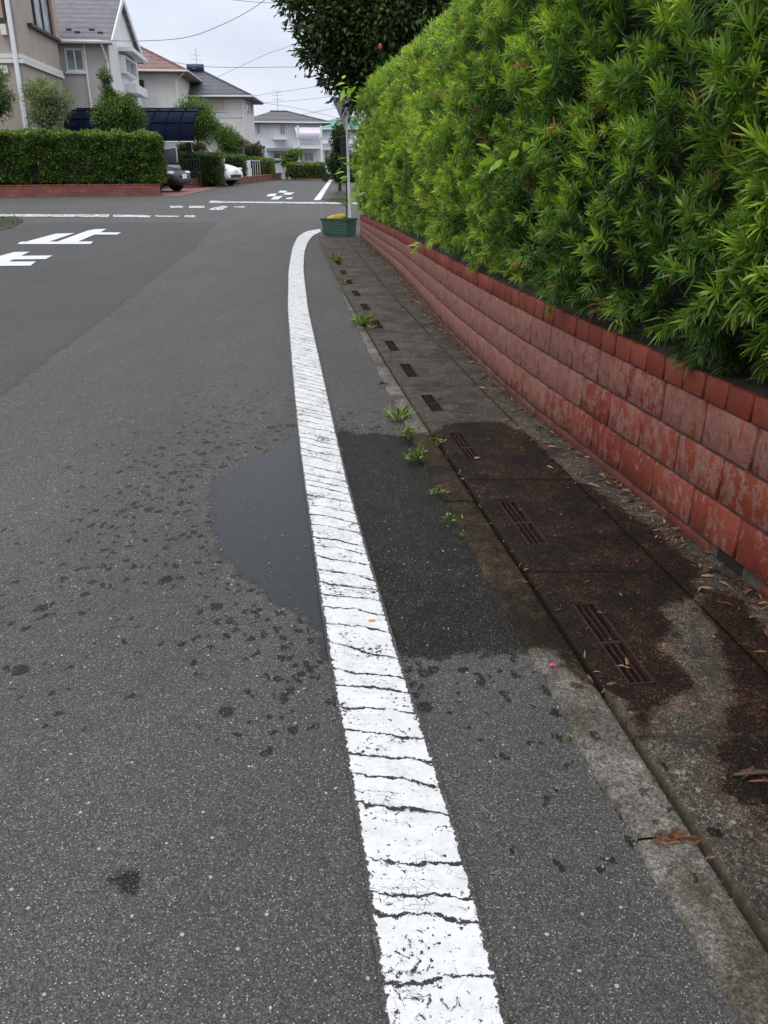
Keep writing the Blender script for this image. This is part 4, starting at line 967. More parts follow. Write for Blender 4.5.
# verges
def verge(pix, lab, n, nm='grass_verge'):
    q = np.array([gp(*p) for p in pix]); mn, mx_ = q.min(0), q.max(0); P = rng.uniform(mn, mx_, (n * 3, 2)); s = sdist(q, P[:, 0], P[:, 1]); P = P[s > 0][:n]; n = len(P)
    C = np.concatenate([P, np.zeros((n, 1))], 1); D = np.stack([rng.normal(0, .5, n), rng.normal(0, .5, n), np.full(n, 1.)], 1)
    tag(leaf_obj(nm, C, D, rng.uniform(.03, .10, n), rng.uniform(.01, .02, n), rng.random(n) * .6, M['hedge_leaf'], None), lab, 'grass', kind='stuff')
    m = MB(); q2 = [tuple(x) for x in q]; a = sum(q2[i][0] * q2[(i + 1) % len(q2)][1] - q2[(i + 1) % len(q2)][0] * q2[i][1] for i in range(len(q2)))
    if a < 0: q2 = q2[::-1]
    m.add([(x, y, .004) for x, y in q2], [tuple(range(len(q2)))]); tag(m.build('verge_soil', M['soil']), kind='structure')
verge([(-40, 217.5), (14, 217), (24, 221), (12, 228), (-40, 240)], 'rough grass verge at the left edge of the crossing', 1100)
verge([(322, 200), (345, 199), (352, 204), (350, 208), (336, 202.5)], 'grassy strip beyond the sign pole', 900)
marks([[(336, 181), (346, 181), (350, 199), (322, 199.5)]], M['slab'], z=.007, name='pavement')

# trees of the gardens on the left
tree(46, 36.2, 0, [(46, 103, 21, 24), (38, 92, 13, 14), (58, 100, 12, 16), (44, 122, 15, 10)], 'pale grey green shrub tree in front of the beige house', 'tree_light', leaf=.07, n=3800, trunk=.05, clump=.13)
tree(-4, 35.8, 0, [(-4, 90, 13, 20), (-2, 108, 10, 10)], 'green tree cut by the left edge of the photo', 'tree_mid', leaf=.07, n=2500, trunk=.06, clump=.13)
tree(118, 37.2, 0, [(118, 116, 24, 20), (105, 80, 5, 13), (110, 96, 9, 8), (131, 112, 12, 14), (106, 120, 12, 12)], 'dark green tree with a pointed top in front of the blue carport', 'tree_mid', leaf=.07, n=6500, trunk=.07, clump=.12, tb=-.1)
tree(198, 48, 0, [(197, 120, 18, 19), (186, 112, 10, 12), (207, 128, 11, 14)], 'bushy bright green tree right of the blue carport', 'tree_mid', leaf=.09, n=5200, trunk=.07, clump=.13)
tree(228, 54, 0, [(227, 141, 12, 13), (219, 134, 8, 8), (236, 146, 7, 9)], 'mid green tree behind the white car', 'tree_mid', leaf=.09, n=3200, trunk=.06, clump=.13)
tree(295, 60, 0, [(294, 156, 8, 6), (288, 160, 6, 6)], 'small round shrub above the far street end hedge', 'tree_mid', leaf=.12, n=900, trunk=.05, clump=.13)
tree(333, 40, 0, [(340, 140, 7, 20), (336, 165, 8, 12), (341, 172, 8, 9)], 'dark narrow evergreen beside the black board behind the sign', 'tree_dark', leaf=.10, n=2600, trunk=.06, clump=.12, trunk_x=339)
tree(190, 46.5, 0, [(187, 146, 9, 4), (200, 147, 6, 3)], 'low yellow green shrub behind the boxy hedge', 'tree_red', leaf=.08, n=900, trunk=.03, clump=.1)

# ------------------------------------------------------------------ houses
class House:
    def __init__(s, name, kpx, kpy, Y, th, lab, group=None):
        p = at(kpx, kpy, Y); s.root = empty(name, (p.x, Y, 0), math.radians(th)); tag(s.root, lab, 'house', group)
        s.M = Matrix.Translation((p.x, Y, 0)) @ Matrix.Rotation(math.radians(th), 4, 'Z'); s.I = s.M.inverted()
    def F(s, px, py, y=0.0):      # camera-facing plane -> (x, z)
        o = s.I @ Vector((0, 0, H)); d = s.I.to_3x3() @ ray(px, py); t = (y - o.y) / d.y; q = o + d * t; return q.x, q.z
    def R(s, px, py, x=0.0):      # street-facing side plane -> (y, z)
        o = s.I @ Vector((0, 0, H)); d = s.I.to_3x3() @ ray(px, py); t = (x - o.x) / d.x; q = o + d * t; return q.y, q.z
    def box(s, nm, mat, *a, parent=None):
        m = MB(); m.box(*a); return m.build(nm, mat, parent or s.root)
    def window(s, face, pa, pb, frame, glass, fw=.07, mull=1, plane=0.0, sill=None, depth=.06):
        a, z1 = (s.F if face == 'F' else s.R)(*pa, plane); b, z0 = (s.F if face == 'F' else s.R)(*pb, plane)
        if face == 'F':
            a, b = min(a, b), max(a, b)
        else:
            b_, _ = s.R(pb[0], (pa[1] + pb[1]) / 2, plane); a, b = min(a, b_), max(a, b_)
        m = MB(); z0, z1 = min(z0, z1), max(z0, z1)
        def bx(u0, u1, w0, w1, d0, d1):
            if face == 'F': m.box(u0, u1, plane - d1, plane - d0, w0, w1)
            else: m.box(plane + d0, plane + d1, u0, u1, w0, w1)
        bx(a, b, z1 - fw, z1, -.02, depth); bx(a, b, z0, z0 + fw, -.02, depth); bx(a, a + fw, z0 + fw, z1 - fw, -.02, depth); bx(b - fw, b, z0 + fw, z1 - fw, -.02, depth)
        for k in range(mull):
            c = a + (b - a) * (k + 1) / (mull + 1); bx(c - fw * .4, c + fw * .4, z0 + fw, z1 - fw, -.02, depth * .8)
        if sill: bx(a - .08, b + .08, z0 - .09, z0 - .003, -.02, depth + .08)
        w = m.build('window', frame, s.root)
        m2 = MB()
        def bx2(u0, u1, w0, w1, d0, d1):
            if face == 'F': m2.box(u0, u1, plane - d1, plane - d0, w0, w1)
            else: m2.box(plane + d0, plane + d1, u0, u1, w0, w1)
        bx2(a + fw * .9, b - fw * .9, z0 + fw * .9, z1 - fw * .9, .004, .02); m2.build('pane', glass, w)
        return w
    def hip(s, x0, x1, y0, y1, ze, zr, ra, rb, mat, th=.14, gut=True):
        ym = (y0 + y1) / 2; m = MB()
        V = [(x0, y0, ze), (x1, y0, ze), (x1, y1, ze), (x0, y1, ze), (ra, ym, zr), (rb, ym, zr)]
        V += [(x, y, z - th) for x, y, z in V[:4]]
        m.add(V, [(0, 1, 5, 4), (1, 2, 5), (2, 3, 4, 5), (3, 0, 4), (6, 9, 8, 7), (0, 6, 7, 1), (1, 7, 8, 2), (2, 8, 9, 3), (3, 9, 6, 0)])
        r = m.build('roof', mat, s.root)
        if gut:
            g = MB(); e = .05; zt_ = ze - .02
            for q in (((x0 - e, y0 - e, zt_), (x1 + e, y0 - e, zt_)), ((x1 + e, y0 - e, zt_), (x1 + e, y1 + e, zt_))): g.tube(q, .06, 8)
            g.build('gutter', M['gutter'], r)
            m = MB(); m.tube([(ra, ym, zr + .02), (rb, ym, zr + .02)], .09, 8); m.tube([(rb, ym, zr + .02), (x1, y0, ze + .02)], .07, 8); m.tube([(rb, ym, zr + .02), (x1, y1, ze + .02)], .07, 8); m.build('ridge', mat, r)
        return r
    def pipe(s, pts, r=.045, mat=None):
        m = MB(); m.tube(pts, r, 8); return m.build('downpipe', mat or M['gutter'], s.root)
GH = 'houses along the left side of the street'
stucco = lambda n, c: paint(n, c, .9, .10, 1.2, bump=.3)
# beige house at the left edge
h1 = House('house', 21, 60, 38, 7.6, 'beige stucco house at the left edge with a brown framed upper window', GH)
D1 = h1.R(62, 78)[0]; zb = h1.F(21, 60)[1]
h1.box('wall', stucco('beige_stucco', (.40, .34, .295)), -9, 0, 0, D1, 0, zb + 4.6)
m = MB(); bz = .20
for k, (z, t) in enumerate(((0, .13), (.15, .08))):
    m.box(-9, t, -t, -.002, zb - .12 + z * 1.2, zb - .12 + z * 1.2 + .15); m.box(.002, t, 0, D1, zb - .12 + z * 1.2, zb - .12 + z * 1.2 + .15)
m.build('moulding', paint('cream_moulding', (.66, .64, .60), .7, .06), h1.root)
h1.window('R', (25, -40), (46, 36), M['brownframe'], M['glass_pale'], fw=.10, mull=1, depth=.10)
zc = h1.R(50, 38)[1]
ya, yb = h1.R(50, 20)[0], h1.R(61, 20)[0]
h1.box('shutter_box', paint('tan_shutter', (.42, .32, .22), .6, .06), .002, .16, ya, D1 - .05, zc + .1, zc + 3.4)
y0_ = h1.R(27, 20)[0]; h1.box('sill', M['brownframe'], .002, .20, y0_ - .1, D1 - .02, zc - .02, zc + .09)
x_, z_ = h1.F(7, 22); h1.box('side_panel', paint('tan_panel', (.40, .28, .18), .6, .08), -9, x_ - .06, -.12, -.002, z_ + .1, z_ + 3); h1.box('panel_frame', M['brownframe'], -9, x_, -.17, -.121, z_ - .0, z_ + .12); h1.box('panel_frame', M['brownframe'], x_ - .07, x_ + .03, -.165, -.002, z_ + .121, z_ + 3)
xa, za = h1.F(1.5, 25); xb, zb_ = h1.F(8.5, 35.5); h1.box('wall_light', paint('cream_lamp', (.72, .68, .58), .5, .05), xa, xb, -.28, -.01, zb_, za)
x_, z_ = h1.F(4.5, 70); h1.box('vent', M['gutter'], x_ - .15, x_ + .15, -.1, -.01, z_ - .15, z_ + .15)
h1.pipe([(-.16, -.18, 0), (-.16, -.18, zb + 4.5)], .09, M['white'])
# grey slate gabled house
h2 = House('house', 108, 44, 46.5, 7.6, 'pale grey house with a dark slate roof and a tall street-facing gable', GH)
D2 = h2.R(137, 62)[0]; ze = h2.F(108, 41, -.45)[1]; D2 = min(D2, 12)
o_ = .22; yr, zr = h2.R(122.0, -4, o_)
W2 = -11
wm = stucco('grey_cream_stucco', (.50, .475, .44)); wm2 = stucco('white_gable_stucco', (.72, .71, .69))
m = MB(); m.box(W2, -.01, 0, D2, 0, ze - .08); m.build('wall', wm, h2.root)
slope = (zr - ze) / (yr + .45); ybk, zbk = h2.R(143.5, 61, o_)
m = MB(); sb_ = (zr - zbk) / (ybk - yr); m.prism([(0.01, 0), (D2 - .01, 0), (D2 - .01, zr - .15 - sb_ * (D2 - yr)), (yr, zr - .15), (0.01, zr - .15 - slope * yr)], -.3, 0.0, 'x'); m.build('gable_wall', wm2, h2.root)
m = MB(); yf, yb2 = -.45, ybk
for a, b, ze_ in ((yf, yr, ze), (yb2, yr, zbk)):
    V = [(W2, a, ze_), (o_, a, ze_), (o_, b, zr), (W2, b, zr)]; V += [(x, y, z - .16) for x, y, z in V]
    fs = [(0, 1, 2, 3), (7, 6, 5, 4), (0, 4, 5, 1), (1, 5, 6, 2), (3, 2, 6, 7), (0, 3, 7, 4)]; m.add(V, fs)
rf = m.build('roof', m_tiles('grey_slate', (.165, .155, .165), 3.6), h2.root)
m = MB()
for a, ze_ in ((yf, ze), (yb2, zbk)): m.add([(o_ + .003, a, ze_ - .25), (o_ + .07, a, ze_ - .25), (o_ + .07, yr, zr - .25), (o_ + .003, yr, zr - .25), (o_ + .003, a, ze_ + .06), (o_ + .07, a, ze_ + .06), (o_ + .07, yr, zr + .06), (o_ + .003, yr, zr + .06)], [(0, 1, 2, 3), (7, 6, 5, 4), (0, 4, 5, 1), (1, 5, 6, 2), (2, 6, 7, 3), (3, 7, 4, 0)])
m.build('bargeboard', M['white'], h2.root)
m = MB(); m.tube([(W2, yf - .06, ze - .05), (o_ + .06, yf - .06, ze - .05)], .09, 8); m.build('gutter', M['gutter'], rf)
for px, py in ((67, 29), (77, 32.5), (90, 29), (100, 33)):
    m = MB(); x_, z_ = h2.F(px, py, .3); yy_ = yf + (z_ - ze) / slope; m.box(x_ - .13, x_ + .13, yy_ - .05, yy_ + .05, z_ - .02, z_ + .07); m.build('snow_guard', M['darksteel'], rf)
h2.window('F', (64, 48), (86, 72), M['white'], M['glass'], fw=.09, mull=1, sill=True)
h2.window('R', (119, 55), (131, 79), M['white'], M['glass'], fw=.09, mull=1, depth=.3)
y0_, z0_ = h2.R(120, 50); y1_, z1_ = h2.R(136, 57)
h2.box('window_hood', M['white'], .002, .75, h2.R(119, 60)[0], h2.R(134, 60)[0], z0_ - .12, z0_ + .08)
a_, zz = h2.R(125, 83.5); b_2 = h2.R(136, 86)[0]; h2.box('flower_box', M['white'], .002, .6, a_, b_2, zz - .45, zz)
h2.window('R', (126, 90), (134, 102), M['white'], M['glass'], fw=.08, mull=0)
x_, z_ = h2.F(86, 60); h2.pipe([(x_ - .02, -.1, ze - .1), (x_ + .02, -.1, 0)], .06, M['white'])
h2.pipe([(-.25, yf, ze - .1), (-.12, -.08, ze - .9), (-.1, -.08, 0)], .05, M['white'])
# red-roofed house
h3 = House('house', 177, 80, 60, 5.3, 'cream house with a red tiled hip roof and a railed balcony', GH)
ze = h3.F(177, 70.5, -.6)[1]; D3 = 11; W3 = -11; rb, zr = h3.F(140, 47, D3 / 2)
h3.box('wall', stucco('cream_stucco', (.66, .65, .61)), W3, 0, 0, D3, 0, ze - .1)
h3.hip(W3 - .6, .75, -.6, D3 + .6, ze, zr, rb - 4, rb, m_tiles('red_roof_tiles', (.20, .115, .095), 3.5))
h3.window('F', (139, 80), (145, 95), M['brownframe'], M['glass_dark'], fw=.06, mull=1)
x0_, zt_ = h3.F(138, 98, -1.0); x1_, zb2 = h3.F(166, 108, -1.0)
m = MB()
m.box(x0_ - 2, x1_, -1.03, -.98, zt_ - .05, zt_); m.box(x0_ - 2, x1_, -1.03, -.98, zb2, zb2 + .08)
k = x0_ - 2
while k < x1_: m.box(k, k + .035, -1.02, -.99, zb2 + .08, zt_ - .05); k += .14
m.build('balcony_rail', M['white'], h3.root)
h3.box('balcony_floor', M['gutter'], x0_ - 2, x1_, -1.05, -.003, zb2 - .25, zb2 - .002)
h3.pipe([(.55, -.5, ze - .1), (-.06, -.1, ze - .5), (-.06, -.1, 0)], .05, M['white'])
x_, z_ = h3.F(169, 90); m = MB(); m.box(x_ - .9, x_ - .84, -.03, -.002, zb2, ze - .15); m.build('panel_joint', M['gutter'], h3.root)
# grey hip-roofed house with tank
h4 = House('house', 243.5, 100, 66, 2.4, 'cream house with a grey hip roof and a dark blue ridge tank', GH)
ze = h4.F(243, 96, -.6)[1]; W4 = -8; D4 = h4.R(252.6, 120)[0]; D4 = min(max(D4, 7), 12); rb, zr = h4.F(204, 72, D4 / 2)
h4.box('wall', stucco('ivory_stucco', (.68, .665, .61)), W4, 0, 0, D4, 0, ze - .1)
rf = h4.hip(W4 - .6, .7, -.6, D4 + .6, ze, zr, rb - 2.2, rb, m_tiles('grey_roof_tiles', (.105, .11, .12), 3.5))
xa, z1 = h4.F(187, 67.5, D4 / 2); xb, z0 = h4.F(204, 72.5, D4 / 2)
m = MB(); m.tube([(xa, D4 / 2, z0 + .3), (xb, D4 / 2, z0 + .3)], .26, 12); m.build('roof_tank', paint('navy_tank', (.02, .035, .09), .35, .1), rf, True)
m = MB(); x_, z_ = h4.F(196, 55, D4 / 2); m.tube([(x_, D4 / 2, zr), (x_, D4 / 2, z_ + .4)], .03, 6)
for k in range(4): m.tube([(x_ - .4 + k * .05, D4 / 2 - .5, z_ - k * .3), (x_ + .3, D4 / 2 + .5, z_ - k * .3)], .015, 5)
m.build('antenna', M['steel'], rf)
zb3 = h4.F(230, 117)[1]; h4.box('trim', M['gutter'], W4, .04, -.04, -.002, zb3 - .05, zb3 + .06)
x_, _ = h4.F(229, 110); h4.box('trim', M['gutter'], x_ - .05, x_ + .05, -.045, -.005, zb3 + .065, ze - .12)
h4.window('F', (206, 97), (226, 112), M['gutter'], paint('beige_shutter', (.50, .46, .36), .7, .06, 3), fw=.08, mull=0, depth=.08)
h4.window('R', (246.2, 101), (248.5, 114), M['gutter'], M['glass_dark'], fw=.06, mull=0); h4.window('R', (250, 101), (251.5, 114), M['gutter'], M['glass_dark'], fw=.06, mull=0)
h4.window('F', (212, 122), (226, 131), M['gutter'], M['glass_pale'], fw=.08, mull=1)
h4.pipe([(-.1, -.1, ze - .2), (-.1, -.1, 0)], .05, M['white'])
m = MB(); x0_, z0_ = h4.F(214, 122, -1.6); x1_, z1_ = h4.F(247, 141, -1.6); m.prism([(x0_, z0_), (x1_, z1_), (x1_, z1_ - .15), (x0_, z0_ - .15)], -1.6, -.01, 'y'); m.build('porch_roof', m_tiles('porch_tiles', (.13, .125, .125), 3.5), h4.root)
h4.box('porch_post', paint('dark_grey_pillar', (.09, .09, .095), .6, .1), *(lambda a, b: (a, b, -1.5, -1.2, 0, z1_ - .16))(h4.F(240, 160, -1.5)[0], h4.F(245, 160, -1.5)[0]))
# far white house
h5 = House('house', 251, 125, 82, 12, 'far white house with a dark hip roof and a pink and white balcony awning', GH)
ze = h5.F(262, 122, -.6)[1]; W5 = h5.F(322, 128)[0]; D5 = 8; wz = stucco('bluish_white_stucco', (.74, .77, .82))
h5.box('wall', wz, 0, W5, 0, D5, 0, ze - .1)
ra, zr = h5.F(270, 111.5, 4); rb, _ = h5.F(287, 112, 4); h5.hip(-1.2, W5 + .7, -.7, D5 + .7, ze, zr, ra, rb, m_tiles('brown_grey_tiles', (.115, .105, .11), 2.5))
m = MB(); x_, z_ = h5.F(277, 91, 4); m.tube([(x_, 4, zr - .1), (x_, 4, z_)], .04, 6)
for k in range(3): m.tube([(x_ - .5, 4, z_ - k * .35), (x_ + .5, 4, z_ - k * .35)], .025, 5)
m.build('antenna', M['steel'], h5.root)
h5.window('F', (256.5, 124.5), (260.5, 134), M['gutter'], M['glass'], fw=.09, mull=0); h5.window('F', (279.5, 125.5), (285.5, 135), M['gutter'], M['glass'], fw=.09, mull=1)
x0_, z1_ = h5.F(274, 137.5, -.9); x1_, z0_ = h5.F(287, 139.5, -.9); h5.box('window_hood', M['white'], x0_, x1_, -.9, -.003, z0_, z1_)
# balcony bay
x0_, _ = h5.F(293, 140, -1.6); x1_, zt_ = h5.F(322, 142, -1.6); _, zb2 = h5.F(322, 147.5, -1.6)
h5.box('balcony_floor', M['white'], x0_, x1_, -1.6, -.003, zb2 - .1, zb2 + .15)
m = MB(); m.box(x0_, x1_, -1.58, -1.52, zt_ - .05, zt_ + .04); k = x0_
while k < x1_: m.box(k, k + .05, -1.57, -1.53, zb2 + .15, zt_ - .05); k += .22
m.build('balcony_rail', M['gutter'], h5.root)
for px in (298.5, 321.5):
    x_, _ = h5.F(px, 150, -1.6); m = MB(); m.box(x_ - .09, x_ + .09, -1.7, -1.605, 0, ze - .3); m.build('balcony_post', M['white'], h5.root)
xa, z1 = h5.F(296, 126.8, -1.75); xb, z0 = h5.F(322, 138, -1.75)
aw = MB(); aw.prism([(-.7, z1), (-1.75, z1 - .5), (-1.78, z0), (-1.74, z0), (-1.71, z1 - .55), (-.68, z1 - .08)], xa, xb, 'x'); awn = aw.build('awning', paint('pinkish_canvas', (.66, .62, .67), .8, .06), h5.root)
m = MB()
for k in range(11):
    c = xa + (xb - xa) * (.08 + .075 * k); hgt = random.uniform(.08, .2); m.box(c, c + (xb - xa) * .045, -1.80, -1.765, z1 - .75 - hgt / 2, z1 - .75 + hgt / 2)
m.build('awning_pattern', paint('violet_print', (.44, .38, .56), .8, .1), awn)
x0_, z1_ = h5.F(268, 148, -1.4); x1_, z0_ = h5.F(299, 151, -1.4); h5.box('porch_roof', paint('grey_porch', (.22, .225, .24), .7, .1), x0_, x1_, -1.4, -.003, z0_, z1_)
h5.window('F', (303, 152), (314, 162), M['gutter'], M['glass'], fw=.09, mull=1)
h5.window('F', (273, 152), (288, 164), M['gutter'], M['glass_dark'], fw=.09, mull=1)
# green-roofed house
h6 = House('house', 320, 130, 96, 0, 'white house with a pale green roof, farthest on the right end of the street', GH)
ze = h6.F(335, 129, -.6)[1]; ra, zr = h6.F(341, 117, 4); W6 = h6.F(352, 130)[0]
h6.box('wall', wz, 0, W6, 0, 8, 0, ze - .1); h6.hip(-2.5, W6 + .8, -.7, 8.7, ze, zr, ra, ra + 1.5, m_tiles('green_roof', (.13, .32, .24), 2.5))
h6.window('F', (324.5, 151), (328, 163), M['gutter'], M['glass_dark'], fw=.1, mull=0); h6.window('F', (330, 155), (336, 163), M['gutter'], M['glass'], fw=.1, mull=1)
x0_, z_ = h6.F(322, 142, -.5); h6.box('trim', M['white'], x0_, W6, -.5, -.003, z_ - .15, z_ + .15); x0_, z_ = h6.F(322, 149, -.5); h6.box('lower_roof', M['gutter'], x0_, W6, -1.2, -.003, z_ - .1, z_ + .1)

# ------------------------------------------------------------------ blue carports
def carport(pxa, pxb, Y, lab, flat=False):
    a, b = at(pxa, 108.5, Y + 2.6), at(pxb, 108.5, Y + 2.6); z1 = a.z; a0, b0 = at(pxa, 142, Y), at(pxb, 142, Y); z0 = a0.z if not flat else at(pxa, 134, Y).z
    root = empty('carport', (b0.x, Y, 0)); W = b0.x - a0.x
    prof = []
    for k in range(13):
        t = k / 12 * math.pi / 2; prof.append((3.2 - 3.2 * math.sin(t) if False else 2.9 * (1 - math.sin(t)), z0 + (z1 - z0) * math.cos(t) ** .9 if k < 12 else z0))
    m = MB(); n = len(prof); V = []
    for x in (-W, 0):
        for (y, z) in prof: V.append((x, y, z))
        for (y, z) in prof: V.append((x, y + .01, z - .015))
    Fs = [(i, i + 1, 2 * n + i + 1, 2 * n + i) for i in range(n - 1)] + [(n + i + 1, n + i, 3 * n + i, 3 * n + i + 1) for i in range(n - 1)]
    m.add(V, Fs); m.build('roof_panel', M['navy'], root, True)
    nr = 4
    for k in range(nr + 1):
        m = MB(); x = -W + W * k / nr; m.tube([(x, y - .012, z + .012) for y, z in prof], .028, 6); m.build('rib', M['rib'], root)
    for i in (0, 4, 8, 12):
        m = MB(); y, z = prof[i]; m.tube([(-W, y - .01, z + .01), (0, y - .01, z + .01)], .03 if i else .04, 6); m.build('purlin', M['steel'] if i == 12 else M['rib'], root)
    for x in (-W + .3, -.8):
        m = MB(); m.box(x - .12, x + .12, 2.6, 2.85, 0, z1 - .05); m.build('post', M['darksteel'], root)
    return tag(root, lab, 'carport', 'blue carports')
M['rib'] = paint('carport_rib', (.008, .010, .014), .95, .1, spec=.02)
M['navy'] = paint('navy_polycarbonate', (.003, .007, .022), .6, .25, 1.5, spec=.04)
carport(137, 194, 42, 'curved dark blue carport roof over the black car')
carport(66, 136.5, 42.5, 'dark navy carport roof behind the pointed tree, left of the curved one', True)
# far small carport and gate items
a, b = at(250, 158.5, 60), at(293, 157.5, 60)
cp = empty('carport', (a.x, 60, 0)); m = MB(); m.box(0, b.x - a.x, -.2, 2.5, a.z - .12, a.z); m.build('roof_panel', paint('grey_canopy', (.40, .42, .44), .5, .1), cp)
for px in (283, 289):
    x_ = at(px, 165, 60).x - a.x; m = MB(); m.box(x_ - .07, x_ + .07, 0, .14, 0, a.z - .121); m.build('post', M['gutter'], cp)
tag(cp, 'flat grey canopy on thin posts before the far white house', 'carport')
a, b = at(238.5, 141, 54), at(245.5, 178, 54)
gp_ = empty('gate_pillar', ((a.x + b.x) / 2, 54, 0)); w_ = (b.x - a.x) / 2; m = MB()
for k in range(4): m.box(-w_ + k * w_ * .52, -w_ + k * w_ * .52 + w_ * .38, 0, .3, 0, a.z - .1)
m.build('slats', paint('grey_wood', (.15, .145, .15), .8, .15, 8), gp_); m = MB(); m.box(-w_ * 1.5, w_ * 1.4, -.1, .4, a.z - .098, a.z); m.build('cap', M['darksteel'], gp_)
tag(gp_, 'dark grey slatted gate pillar right of the white car', 'pillar')
a = at(249, 178, 53.5); m = MB(); m.bbox(-.16, .16, 0, .25, 0, .75, .02); m.bbox(-.11, .11, -.02, .2, .75, 1.15, .03); o = m.build('letter_box', M['white']); o.location = (a.x, 53.5, 0); tag(o, 'small white post box at the foot of the gate pillar', 'post box')
a = at(252, 168, 54.5); gt = empty('garden_gate', (a.x, 54.5, 0)); m = MB(); m.box(-.5, .5, 0, .04, 1.15, 1.2); m.box(-.5, .5, 0, .04, .1, .15)
for k in range(8): m.box(-.5 + k * .137, -.47 + k * .137, .005, .035, .15, 1.15)
m.build('bars', M['steel'], gt); tag(gt, 'low metal gate beside the gate pillar', 'gate')
a = at(191, 170, 43); gt = empty('garden_gate', (a.x, 43, 0)); m = MB()
for z in (.15, .7, 1.25): m.box(-.35, .45, 0, .04, z, z + .05)
for k in range(7): m.box(-.35 + k * .125, -.32 + k * .125, .005, .035, .2, 1.25)
m.build('bars', M['darksteel'], gt); tag(gt, 'dark metal gate just right of the black car', 'gate')

# ------------------------------------------------------------------ cars
def car(name, loc, rz, paintm, lab, hatch=False, sc_=1.0):
    root = empty(name, loc, rz); root.scale = (sc_,) * 3      # front towards +x
    Ls = [-2.0, -1.9, -1.5, -.9, -.2, .5, 1.0, 1.45, 1.8, 1.97, 2.02]
    top = [.70, .88, .93, .94, .95, .96, .93, .86, .76, .62, .48]
    bot = [.42, .28, .22, .2, .2, .2, .2, .2, .22, .26, .34]
    hw = [.62, .74, .82, .85, .85, .85, .84, .82, .76, .66, .58]
    m = MB(); n = 12; V = []
    for x, t, b, w in zip(Ls, top, bot, hw):
        c, hh = (t + b) / 2, (t - b) / 2
        for k in range(n):
            a = 2 * math.pi * (k + .5) / n; cx_, sx_ = math.cos(a), math.sin(a)
            V.append((x, w * math.copysign(abs(cx_) ** .45, cx_), c + hh * math.copysign(abs(sx_) ** .55, sx_)))
    m.add(V, [(i * n + k, (i + 1) * n + k, (i + 1) * n + (k + 1) % n, i * n + (k + 1) % n) for i in range(len(Ls) - 1) for k in range(n)] + [tuple(range(n)), tuple((len(Ls) - 1) * n + k for k in range(n - 1, -1, -1))])
    body = m.build('body', paintm, root, True); sb = body.modifiers.new('s', 'SUBSURF'); sb.levels = 1; sb.render_levels = 2
    # glasshouse
    m = MB(); xs_ = [-1.95, -1.6, -.6, .25, .98]; tz = [.93, 1.38, 1.50, 1.47, .93]; tw = [.70, .66, .64, .64, .70]
    V = []
    for x, z, w in zip(xs_, tz, tw): V += [(x, -.78, .90), (x, -w, z), (x, w, z), (x, .78, .90)]
    m.add(V, [(i * 4 + k, i * 4 + 4 + k, i * 4 + 5 + k, i * 4 + 1 + k) for i in range(4) for k in range(3)] + [(0, 1, 2, 3), (19, 18, 17, 16)]); m.build('glasshouse', M['carglass'], root)
    m = MB(); V = []
    for x, z, w in ((-1.62, 1.385, .665), (-.6, 1.505, .645), (.28, 1.475, .645)): V += [(x, -w, z - .06), (x, -w * .92, z + .012), (x, w * .92, z + .012), (x, w, z - .06)]
    m.add(V, [(i * 4 + k, i * 4 + 4 + k, i * 4 + 5 + k, i * 4 + 1 + k) for i in range(2) for k in range(3)]); m.build('roof', paintm, root)
    for s in (-1, 1):
        m = MB(); m.tube([(1.0, s * .74, .93), (.27, s * .655, 1.46)], .035, 6); m.tube([(-.35, s * .77, .93), (-.42, s * .66, 1.47)], .035, 6); m.build('window_pillar', paintm, root)
        m = MB(); m.bbox(.72, .9, s * .93 - .09, s * .93 + .09, .95, 1.08, .03); m.build('mirror', paintm, root)
        m = MB(); m.bbox(1.62, 1.93, s * .60 - .12, s * .60 + .12, .60, .72, .04, Matrix.Translation((0, 0, 0)) @ Matrix.Rotation(0, 4, 'Z')); m.build('headlight', M['lamp'], root, True)
        for x in (-1.3, 1.25):
            m = MB(); m.lathe([(.2, -.1), (.29, -.1), (.31, -.07), (.31, .07), (.29, .1), (.2, .1)], (0, 0, 0), 24, 'y'); w_ = m.build('wheel', M['rubber'], root, True); w_.location = (x, s * .78, .31)
            m = MB(); m.lathe([(.19, -.02), (.20, .0), (.19, .02)], (0, s * .09, 0), 20, 'y')
            for k in range(8):
                a = k * math.pi / 4; R_ = Matrix.Rotation(a, 4, 'Y'); m.box(.03, .19, min(s * .10, s * .115), max(s * .10, s * .115), -.018, .018, R_)
            m.build('rim', M['alloy'], w_)
    m = MB(); m.bbox(1.93, 2.035, -.42, .42, .33, .46, .02); m.build('grille', M['black'], root)
    m = MB(); m.box(2.036, 2.05, -.16, .16, .47, .63); m.build('number_plate', M['white'], root)
    return tag(root, lab, 'car', 'cars parked in the driveways')
M['carglass'] = m_glass('car_glass', (.10, .13, .18)); M['lamp'] = m_glass('headlamp', (.7, .74, .78)); M['alloy'] = paint('alloy', (.5, .5, .52), .3, .1, metal=.8)
def carpaint(n, c):
    t = NT(n); t.b.inputs['Coat Weight'].default_value = 0.12; t.b.inputs['Coat Roughness'].default_value = .05
    return t.done(t.ramp(t.noise(3), (.3, tuple(x * .93 for x in c)), (.7, c)), .4, .2)
fx = at(187, 180, 38.6); car('parked_car', (fx.x - 2.3, 39.0, 0), math.radians(-16), carpaint('black_paint', (.012, .010, .016)), 'black car nosing out from behind the large corner hedge under the blue carport', sc_=1.15)
fx = at(238, 178, 46.5); car('parked_car', (fx.x - 2.3, 47.2, 0), math.radians(-22), carpaint('white_car_paint', (.78, .80, .82)), 'white car nosing out between two hedges farther up the street', sc_=1.2)
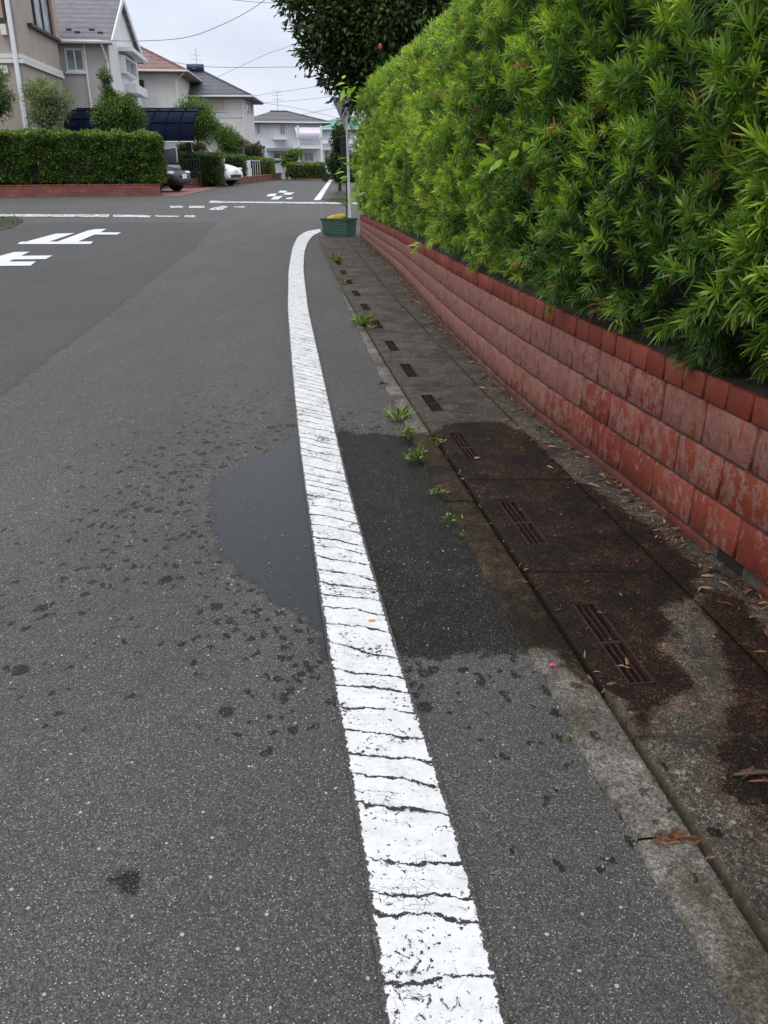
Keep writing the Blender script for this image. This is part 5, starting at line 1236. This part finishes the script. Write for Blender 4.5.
# scooter-like mint object at the far right end
a = at(331, 172, 54); sct = empty('covered_scooter', (a.x, 54, 0)); m = MB()
m.lathe([(.05, .35), (.28, .5), (.34, .8), (.26, 1.05), (.1, 1.15)], n=14); m.build('cover', paint('mint_cover', (.50, .68, .60), .6, .15), sct, True)
for x in (-.35, .35):
    m = MB(); m.lathe([(.12, -.05), (.22, -.05), (.22, .05), (.12, .05)], (x, 0, .22), 16, 'y'); m.build('wheel', M['rubber'], sct)
tag(sct, 'small mint green covered scooter at the right end of the far hedge', 'scooter')

# ------------------------------------------------------------------ overhead cables
def cable(pts, Y, lab, r=.018):
    P = [at(x, y, Y) for x, y in pts]; out = []; r *= .8
    for i in range(len(P) - 1):
        p0, p1, p2, p3 = P[max(i - 1, 0)], P[i], P[i + 1], P[min(i + 2, len(P) - 1)]
        for k in range(8):
            t = k / 8; out.append(.5 * ((2 * p1) + (p2 - p0) * t + (2 * p0 - 5 * p1 + 4 * p2 - p3) * t * t + (3 * p1 - p0 - 3 * p2 + p3) * t ** 3))
    out.append(P[-1]); c = out[0].copy(); m = MB(); m.tube([p - c for p in out], r, 5); o = m.build('overhead_cable', M['cable'], None); o.location = c
    tag(o, lab, 'cable', 'overhead cables in the sky')
M['cable'] = paint('cable_sheath', (.13, .13, .14), .7, .1)
cable([(100, 40), (140, 41), (188, 37), (230, 21), (262, 2), (300, -30)], 44, 'thickest sagging cable rising from the gabled house to the top of the sky')
cable([(190, -8), (234, 0), (276, 3), (310, 2)], 44, 'short cable at the very top of the sky', .014)
cable([(150, 57), (172, 62), (213, 67), (292, 67), (350, 66)], 60, 'level cable crossing above the grey hip roof', .02)
cable([(200, 84), (222, 75), (267, 54), (290, 46), (330, 26)], 70, 'slanting cable rising right behind the grey hip roof', .016)
cable([(250, 96), (263, 94.5), (326, 85), (370, 77)], 75, 'highest faint cable above the far dark roof', .018)
cable([(255, 103), (276, 102), (310, 99), (350, 94)], 75, 'middle faint cable above the far dark roof', .016)
cable([(300, 115), (320, 111), (345, 106), (370, 100)], 75, 'cable over the green roof, rising towards the sign', .018)
cable([(240, 100), (270, 104), (300, 109), (350, 121)], 75, 'cable sloping down right across the far dark roof', .016)
